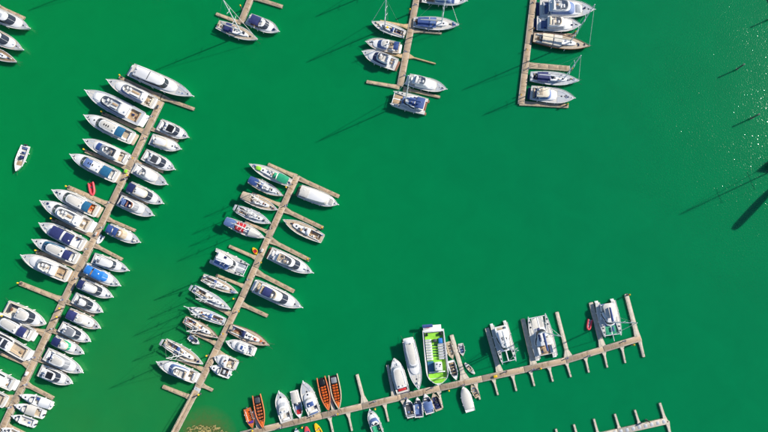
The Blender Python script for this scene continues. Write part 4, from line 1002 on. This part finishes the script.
# ------------------------------------------------------------------ upper pontoons
SY((258, 39.8), (217, 24), 12, 'sailing yacht with navy sprayhood and tall mast at the short pontoon end', dodger='royal', bimini=None, cover=(('royal', .20, .34),), deck='beige', mast=1.3, boom='offwhite', mastat=.60)
MY((279, 31.5), (246.5, 17.5), 12.5, 'white motorboat with royal blue cockpit canopy beside the short pontoon end', ra=.44, rb=.58, ws='glass', cover=('royal', .14, .42, .92), roof='white', plat='white', dots=(.88,), stripe='navy')
SY((371.5, 22), (405.3, 34.3), 10.5, 'small sailing yacht with yellow deck bag and blue cockpit', dodger='blue', mast=1.35, patches=(('yellow', .50, .56, -.1, .1),), mastat=.60, lines='stern', sole='navy')
MY((366, 41.7), (401.5, 47.8), 11.5, 'white cabin cruiser with blue aft canopy, between a sailing yacht and a flybridge yacht', ra=.36, rb=.58, cover=('blue', .08, .22), ws='pblue', sole='beige', plat='white', dots=(.88,), deck='beige', name='cabin_cruiser', cat='cabin cruiser')
MY((362.5, 51.7), (398.5, 65.3), 13, 'white flybridge yacht with dark screens beside the tan pointed finger', ra=.24, rb=.60, fly=(.26, .56, 'offwhite', 'white', 'navy'), ws='navy', sole='pale', plat='brown', dots=(.92,))
SY((459, 25.2), (413, 22), 13, 'sailing yacht with blue cockpit tent and blue bow bag', cover=(('blue', .10, .34), ('pblue', .36, .5)), dodger='blue', mast=1.2, deck='offwhite', patches=(('blue', .84, .93, -.06, .06),), mastat=.62)
MY((466.5, 1.5), (420, -4), 12, 'white yacht with blue deck covers next to the blue-tented sailing yacht', ra=.30, rb=.62, ws='pblue', cover=('blue', .60, .74), dots=(.88,))
MY((446.3, 89.3), (406.3, 78.5), 12.5, 'white flybridge motor yacht beside the blue-covered catamaran', ra=.16, rb=.52, fly=(.22, .48, 'pale', 'white', 'grey'), ws='white', plat='white', sole='offwhite', dots=(.90,), pad=None)
catamaran((391.5, 97.5), (426.5, 106.3), 16.8, 'white catamaran with bright blue covers and red-brown stern deck', sole='tan', stern_deck='brown', mast=19.0, boom='blue', tramp='tan', blue_roof=(('blue', .34, .50, -.2, .22),), cushions=(('sky', .12, .28, -.18, .05), ('pblue', .64, .69, -.2, .2)), bim='blue')  # mast is unseen, added to throw the long thin shadow
MY((593.5, 10.3), (537, 7.5), 17, 'big white yacht with long white superstructure, first on the one-sided pontoon', fly=(.24, .52, 'pale', 'white', 'grey'), ra=.18, rb=.56, ws='pblue', sole='pblue', plat='navy', seat='pale', dots=(.90,), deck='offwhite', pad='pale')  # blue sole and navy platform paint the shaded stern
MY((580.3, 25.2), (534.5, 22.8), 14.5, 'white flybridge yacht with blue-grey hull side and crescent windscreen, above a varnished yacht', fly=(.28, .56, 'offwhite', 'cream', 'beige'), ra=.26, rb=.64, ws='pale', wsrun=.05, sole='pblue', plat='navy', dots=(.90,), hull='pblue')  # shade at the stern is put into the platform and sole colours
SY((589.5, 46.8), (533, 37.3), 13.5, 'classic sailing yacht with varnished rim and tan deck tents', gun='wood', deck='beige', sole='teak', dodger=None, cover=(('cream', .16, .34), ('offwhite', .36, .50)), mast=1.18, boom='cream', mastat=.64, hull='brown')
SY((579, 81), (530, 76.3), 13, 'sailing yacht with navy cockpit cover and pale grey foredeck', cover=(('royal', .14, .36),), dodger='royal', deck='pale', mast=1.02, boom='white', mastat=.68, sole='navy')
MY((574.2, 98.3), (528.5, 92), 14.5, 'white motor yacht with cream saloon roof on the squared pontoon end', ra=.16, rb=.44, roof='cream', ws='pblue', wsrun=.05, sole='pblue', plat='navy', seat='beige', dots=(.72, .86), sun=((.2, .3, 'beige', .6),))

# ------------------------------------------------------------------ lower pontoon, upper side
open_boat((252.8, 428), (246.7, 407.5), 8, 'short orange boat with purple seat cushion at the walkway corner', name='orange_speedboat', cat='speedboat', hull='rust', gun='rust', sole='orange', seats='orange', console=None, motor='dgrey', thwarts=5, patches=(('purple', .66, .76, -.34, .34),))
thrill_boat((263, 428), (256.3, 394.8), 9.5, 'black and orange speedboat next to the short orange boat with the purple cushion', tube='rust', inner='black', seat='rust', engine='dgrey', rows=6)
MY((278.7, 391.5), (287.3, 424), 13.2, 'white cabin cruiser with open pale cockpit, next to an orange speedboat', ra=.34, rb=.56, ws='pale', roof='white', sole='offwhite', plat='white', seat='white', dots=(.82,), name='cabin_cruiser', cat='cabin cruiser', wid=.36)
open_boat((300.3, 418), (294, 390.5), 9.4, 'slim white motorboat with red and blue bow cockpit', hull='hull_white', sole='pblue', seats='white', console='pale', motor=None, fwd=.86, bowpad='red', cover=(('offwhite', .04, .44),), patches=(('red', .12, .16, -.2, .2),), round_bow=True)
MY((303, 381.5), (315.2, 416.3), 13.6, 'white cabin cruiser with oval blue cover and green bow hatch', ra=.28, rb=.50, ws='offwhite', wsrun=.04, cover=('blue', .30, .42, .62), sole='offwhite', plat='tan', seat='white', dots=(.62, .70), pad=None, sun=(), aftbox='pblue', frontcover=None, name='cabin_cruiser', cat='cabin cruiser')
thrill_boat((328.6, 410.5), (320.7, 377), 9.8, 'orange-seated speedboat with black engine box and salmon side tubes', tube='rust', inner='black', seat='orange', engine='black', rows=7)
thrill_boat((339, 409), (332.7, 374.5), 10.2, 'orange-seated speedboat with pale grey engine box and cream side tubes', tube='beige', inner='black', seat='orange', engine='grey', rows=7)
MY((394, 358), (403.8, 394.8), 13.5, 'narrow white motor yacht with long plain roof and red and blue stern bags', ra=.20, rb=.74, ws='pale', wsrun=.05, sole='navy', plat='navy', seat='red', dots=(.60,), name='motor_yacht', pulpit=False)
MY((418.8, 389.5), (408, 338), 13, 'long slim white ferry boat with grey foredeck, bow to the walkway beside the tour boat', ra=.06, rb=.54, ws='pale', wsrun=.04, cover=('white', .03, .10, .9), deck='pale', sole='offwhite', plat='white', dots=(.80,), pulpit=False)
tour_boat((438.8, 385), (433, 328), 22.5, 'bright lime green decked tour boat with rows of white benches')
open_boat((452.8, 359), (447.2, 342), 7.2, 'narrow open skiff beside the tour boat, nearer the finger tip', hull='pale', sole='beige', seats='beige', console=None, motor=None, thwarts=3, gun='beige')
open_boat((456.3, 380), (450.8, 360.5), 7.6, 'narrow open skiff with dark interior beside the tour boat, nearer the walkway', hull='hull_white', sole='dgrey', seats='tan', console=None, motor=None, thwarts=3, gun='white')
open_boat((463, 356), (460.6, 343.5), 5.8, 'tiny grey rowing boat across the finger from the skiffs', hull='pale', sole='pblue', seats='pale', console=None, motor=None, thwarts=2, gun='offwhite', name='rowing_boat', cat='rowing boat')
kayak((474.6, 374), (464.6, 363), 4.6, 'pale beige canoe drifting diagonally near the wide finger', 'offwhite', 'beige', 'canoe', 'canoe')
catamaran((509.3, 363), (499, 324), 18, 'white catamaran with grey roof hatches, bows to the walkway, open water between them', mast=16.5, boom='white', tramp=None, blue_roof=(('grey', .34, .42, -.10, .0), ('grey', .34, .42, .04, .14)), sole='offwhite', solar=False, cushions=(('beige', .10, .24, -.2, .2),))
catamaran((536.5, 314.8), (547, 357.5), 23, 'large white catamaran with blue sail bag and tan cockpit', mast=19.0, boom='blue', tramp='offwhite', sole='tan', cushions=(('royal', .62, .70, .02, .12),), solar=False, blue_roof=(('navy', .40, .56, .10, .2), ('offwhite', .32, .50, -.28, -.06)), open_aft=True)
catamaran((613, 336.5), (605.8, 301.5), 21, 'lean racing catamaran with teal bow net and round white bimini', mast=18.0, boom='blue', tramp='green', sole='pblue', bim='offwhite', bimround=True, sprit=True, low=True, solar=False, deckcol='pblue', cushions=(('blue', .72, .86, .02, .10),))  # blue bridge deck colour stands for the bimini's shadow
inflatable((588.3, 330), (590.3, 319.5), 5.5, 'red inflatable tender beside the racing catamaran', 'pink', 'pale', 'grey', None)

# ------------------------------------------------------------------ lower pontoon, under side
MY((369.6, 409.5), (380, 438), 11, 'white cabin boat with green cockpit seats, alone between short fingers', ra=.45, rb=.60, ws='pblue', sole='green', seat='green', dots=(.85,), name='cabin_cruiser', cat='cabin cruiser')
DB = dict(console='white', motor='black')
open_boat((407.3, 398.7), (412, 418.5), 9.6, 'white runabout with dark cockpit, in the row of four runabouts', sole='dgrey', seats='grey', cuddy=.25, motor='black', console=None)
open_boat((417.3, 397), (419.3, 418.5), 9.2, 'white runabout with blue cockpit, in the row of four runabouts', sole='pblue', seats='navy', cuddy=.22, motor='black', console=None)
open_boat((424.8, 393.5), (430.5, 414.8), 9.6, 'white runabout with blue-grey cover, in the row of four runabouts', sole='pblue', seats='pblue', cuddy=.25, motor='black', cover=(('pblue', .22, .60),), console=None)
open_boat((433, 393), (439.3, 410.5), 8.2, 'tan-rimmed runabout with navy interior, in the row of four runabouts', sole='navy', seats='navy', gun='beige', hull='dgrey', motor=None, console='dgrey')
open_boat((463, 386.3), (470.5, 411.5), 10.6, 'white covered motorboat alone across the walkway from the skiffs, small blue stern window', hull='hull_white', cover=(('offwhite', .12, .92),), console=None, seats='white', motor=None, patches=(('navy', .13, .2, -.1, .1),), round_bow=True)
open_boat((471.2, 384.8), (478, 397.3), 6, 'small beige rowing boat lying against a short finger', hull='beige', sole='pale', seats='tan', console=None, motor=None, thwarts=2, gun='beige', name='rowing_boat', cat='rowing boat')
kayak((315, 423.5), (323, 440), 6.2, 'yellow kayak at the walkway opposite the oval-blue-covered cruiser', 'yellow', 'yellow', seat='tan')
kayak((306, 426.5), (309.5, 443), 6.2, 'red kayak with dark blue cockpit beside the yellow kayak', 'pink', 'pblue')
open_boat((296, 428), (299, 446), 6.8, 'white and blue dinghy beside the red kayak', hull='hull_white', sole='navy', seats='pblue', console=None, motor=None, thwarts=2)

# ------------------------------------------------------------------ vessels just outside the view, and an invented crane, whose shadows fall into it
SY((768.6, 166), (868, 137), 26, 'dark-hulled schooner beyond the frame, only bow tip and mast shadow seen', mast=.78, hull='black', gun='white', boom='offwhite', mastat=.62, sprit=False, name='schooner', cat='schooner')
MY((850, -26), (775, 0), 22, 'dark yacht outside the view, casting the corner shadow on the water', hull='navy')
SY((150, -24), (108, -42), 12, 'sailing yacht outside the view past the largest yacht, its mast shadow seen', mast=1.3)
SY((374, -20), (410, -12), 11, 'sailing yacht outside the view on the tan-fingered pontoon', mast=1.25, lines='stern')
hz = Vector((math.cos(SUN_AZ), math.sin(SUN_AZ), 0)) / math.tan(SUN_EL)
p0 = at(772, 188, 0) + hz*3.2; p1 = at(733, 230, 0) + hz*11.5          # boom foot and head, from where their shadows fall
root = empty('crane_shadow_caster', (p0.x, p0.y, 0)); tag(root, 'unseen crane shape added outside the view to cast the thick shadow', 'crane')  # invented caster, its boom shaped to throw the thick shadow band
MB().rbox(-1.5, 8, -3, 5, -.5, .9, .15, .6).build('barge', 'dgrey', root)
MB().rbox(-.5, 2.6, -1.2, 1.6, .9, 3.3, .15).build('cab', 'yellow', root)
dv = Vector((p1.x - p0.x, p1.y - p0.y, 8.5)); m = MB(); rr = (.55, .8, .95, 1.0, .95, .9, .7, .35); tt = (0, .15, .3, .5, .7, .88, .96, 1.0)
bp = [Vector((0, 0, 3.0)) + dv*t for t in tt]
for i in range(len(bp) - 1): m.tube([bp[i], bp[i+1]], rr[i], 8, rr[i+1])
m.build('boom', 'dgrey', root)

# ------------------------------------------------------------------ mooring piles
G1 = 'yellow-capped piles at the yacht pontoon fingers'
PL = ['beside the largest yacht', 'between the navy-windowed yacht and the next', 'beside the yacht with pale blue wheelhouse roof', 'beside the pink dinghy', 'beside the yacht with two dark blue covers', 'beside the yacht with horseshoe windscreen', 'of the vacant berth', 'beside the yacht moored bow-in']
PF = ['by the short orange boat', 'between the kayaks and cabin cruisers', 'beside the green-seated cabin boat', 'beside the green tour boat', 'at the foot of the large catamaran', 'on the last long finger past the racing catamaran', 'beside the outer end of the walkway']
for p in ((119, 74.7), (101, 111.3), (83, 149), (65.3, 186), (50.3, 218.3), (34.7, 250.3), (17, 283), (1, 316)):
    pile(*p, 'yellow-capped mooring pile at the finger tip ' + PL.pop(0), G1)
for p in ((58.7, 308.5), (56, 317), (126.5, 175)):
    pile(*p, 'yellow-capped mooring pile standing at the edge of the motor-yacht walkway', 'yellow-capped piles along the yacht walkway')
for p in ((321.7, 227.5), (307.5, 259), (285.8, 187), (233, 298.8), (206, 356), (198, 395)):
    pile(*p, 'yellow-capped mooring pile on the mixed sailing-boat pontoon', 'yellow-capped piles on the sailing-boat pontoon')
pile(240, 5, 'yellow-capped mooring pile beside the short pontoon end with one sailing yacht', None, 3.0)
pile(410, 8.7, 'yellow-capped mooring pile beside the tan-fingered pontoon', None, 3.0)
for p in ((576, 31), (572.5, 68), (568, 103.5)):
    pile(*p, 'yellow-capped mooring pile at a finger tip of the one-sided pontoon', 'yellow-capped piles of the one-sided pontoon', 2.0)
for p in ((252, 431), (301.7, 428), (375, 409.5), (449, 391), (541, 368.8), (630, 294.8), (634.5, 345)):
    pile(*p, 'yellow-capped mooring pile of the pale pontoon, ' + PF.pop(0), 'yellow-capped piles of the pale pontoon', 2.0)
pile(650, 422, 'tan-capped mooring pile on the empty pale pontoon', None, 2.6, cap='tan')
for p in ((744.5, 64), (759.5, 114)):
    pile(*p, 'lone dark pile with pale top standing in open water', 'lone piles in open water', 4.0, cap='beige')
pile(777, 13, 'dark pile outside the view near the corner shadow', None, 4.0, cap='beige')

# ------------------------------------------------------------------ service pedestals along the walkways
def along(pts, n, off, label, group):
    P = [at(*p, PZ) for p in pts]; ds = [(b - a).length for a, b in zip(P[:-1], P[1:])]; T = sum(ds)
    for i in range(n):
        t = T*(i + .5)/n + rnd.uniform(-2, 2)
        for a, b, l in zip(P[:-1], P[1:], ds):
            if t <= l: break
            t -= l
        u = (b - a).normalized(); p = a + u*min(t, l) + Vector((-u.y, u.x, 0))*off*(1 if i % 2 else -1)
        pedestal(p, label, group)
along(A, 14, .66, 'small grey service pedestal with blue head on the motor-yacht walkway', 'pedestals on the motor-yacht walkway')
along(Bp, 9, .62, 'small grey service pedestal with blue head on the sailing-boat walkway', 'pedestals on the sailing-boat walkway')
along([(419, -5), (400, 84)], 4, .7, 'small grey service pedestal with blue head on the tan-fingered pontoon', 'pedestals on the tan-fingered pontoon')
along([(535, -5), (521, 102)], 5, .7, 'small grey service pedestal with blue head on the one-sided pontoon', 'pedestals on the one-sided pontoon')
along([(262, 430), (362, 406.5), (440, 388), (566, 360.5), (636, 339.5)], 12, .55, 'small grey service pedestal with blue head on the long pale pontoon', 'pedestals on the long pale pontoon')

# ------------------------------------------------------------------ dock boxes
def dock_box(px, py, label, col, lid, a):
    p = at(px, py, PZ); root = empty('dock_box', (p.x, p.y, PZ + .025), a); tag(root, label, 'dock box', 'dock boxes on the walkways')
    MB().rbox(-.5, .5, -.28, .28, 0, .5, .04).build('body', col, root); MB().rbox(-.54, .54, -.32, .32, .5, .6, .05).build('lid', lid, root)
dock_box(126.3, 171.5, 'lime green dock box on the walkway near the yacht with pale blue roof', 'lime', 'lime', 1.1)
dock_box(27.5, 373.5, 'white dock box on the walkway by the black-hatched sport cruiser', 'white', 'white', 1.1)
dock_box(97, 234, 'pale orange dock box on the walkway near the tiny white tender', 'rust', 'offwhite', 1.1)
dock_box(262.5, 250.5, 'white dock box on the walkway near the yellow and red dinghy', 'white', 'offwhite', 1.1)
dock_box(158, 107, 'grey dock box near the head of the motor-yacht walkway', 'grey', 'dgrey', 1.1)
dock_box(495, 376.3, 'yellow-green dock box on the pale pontoon near the hatch-roofed catamaran', 'lime', 'yellow', .2)
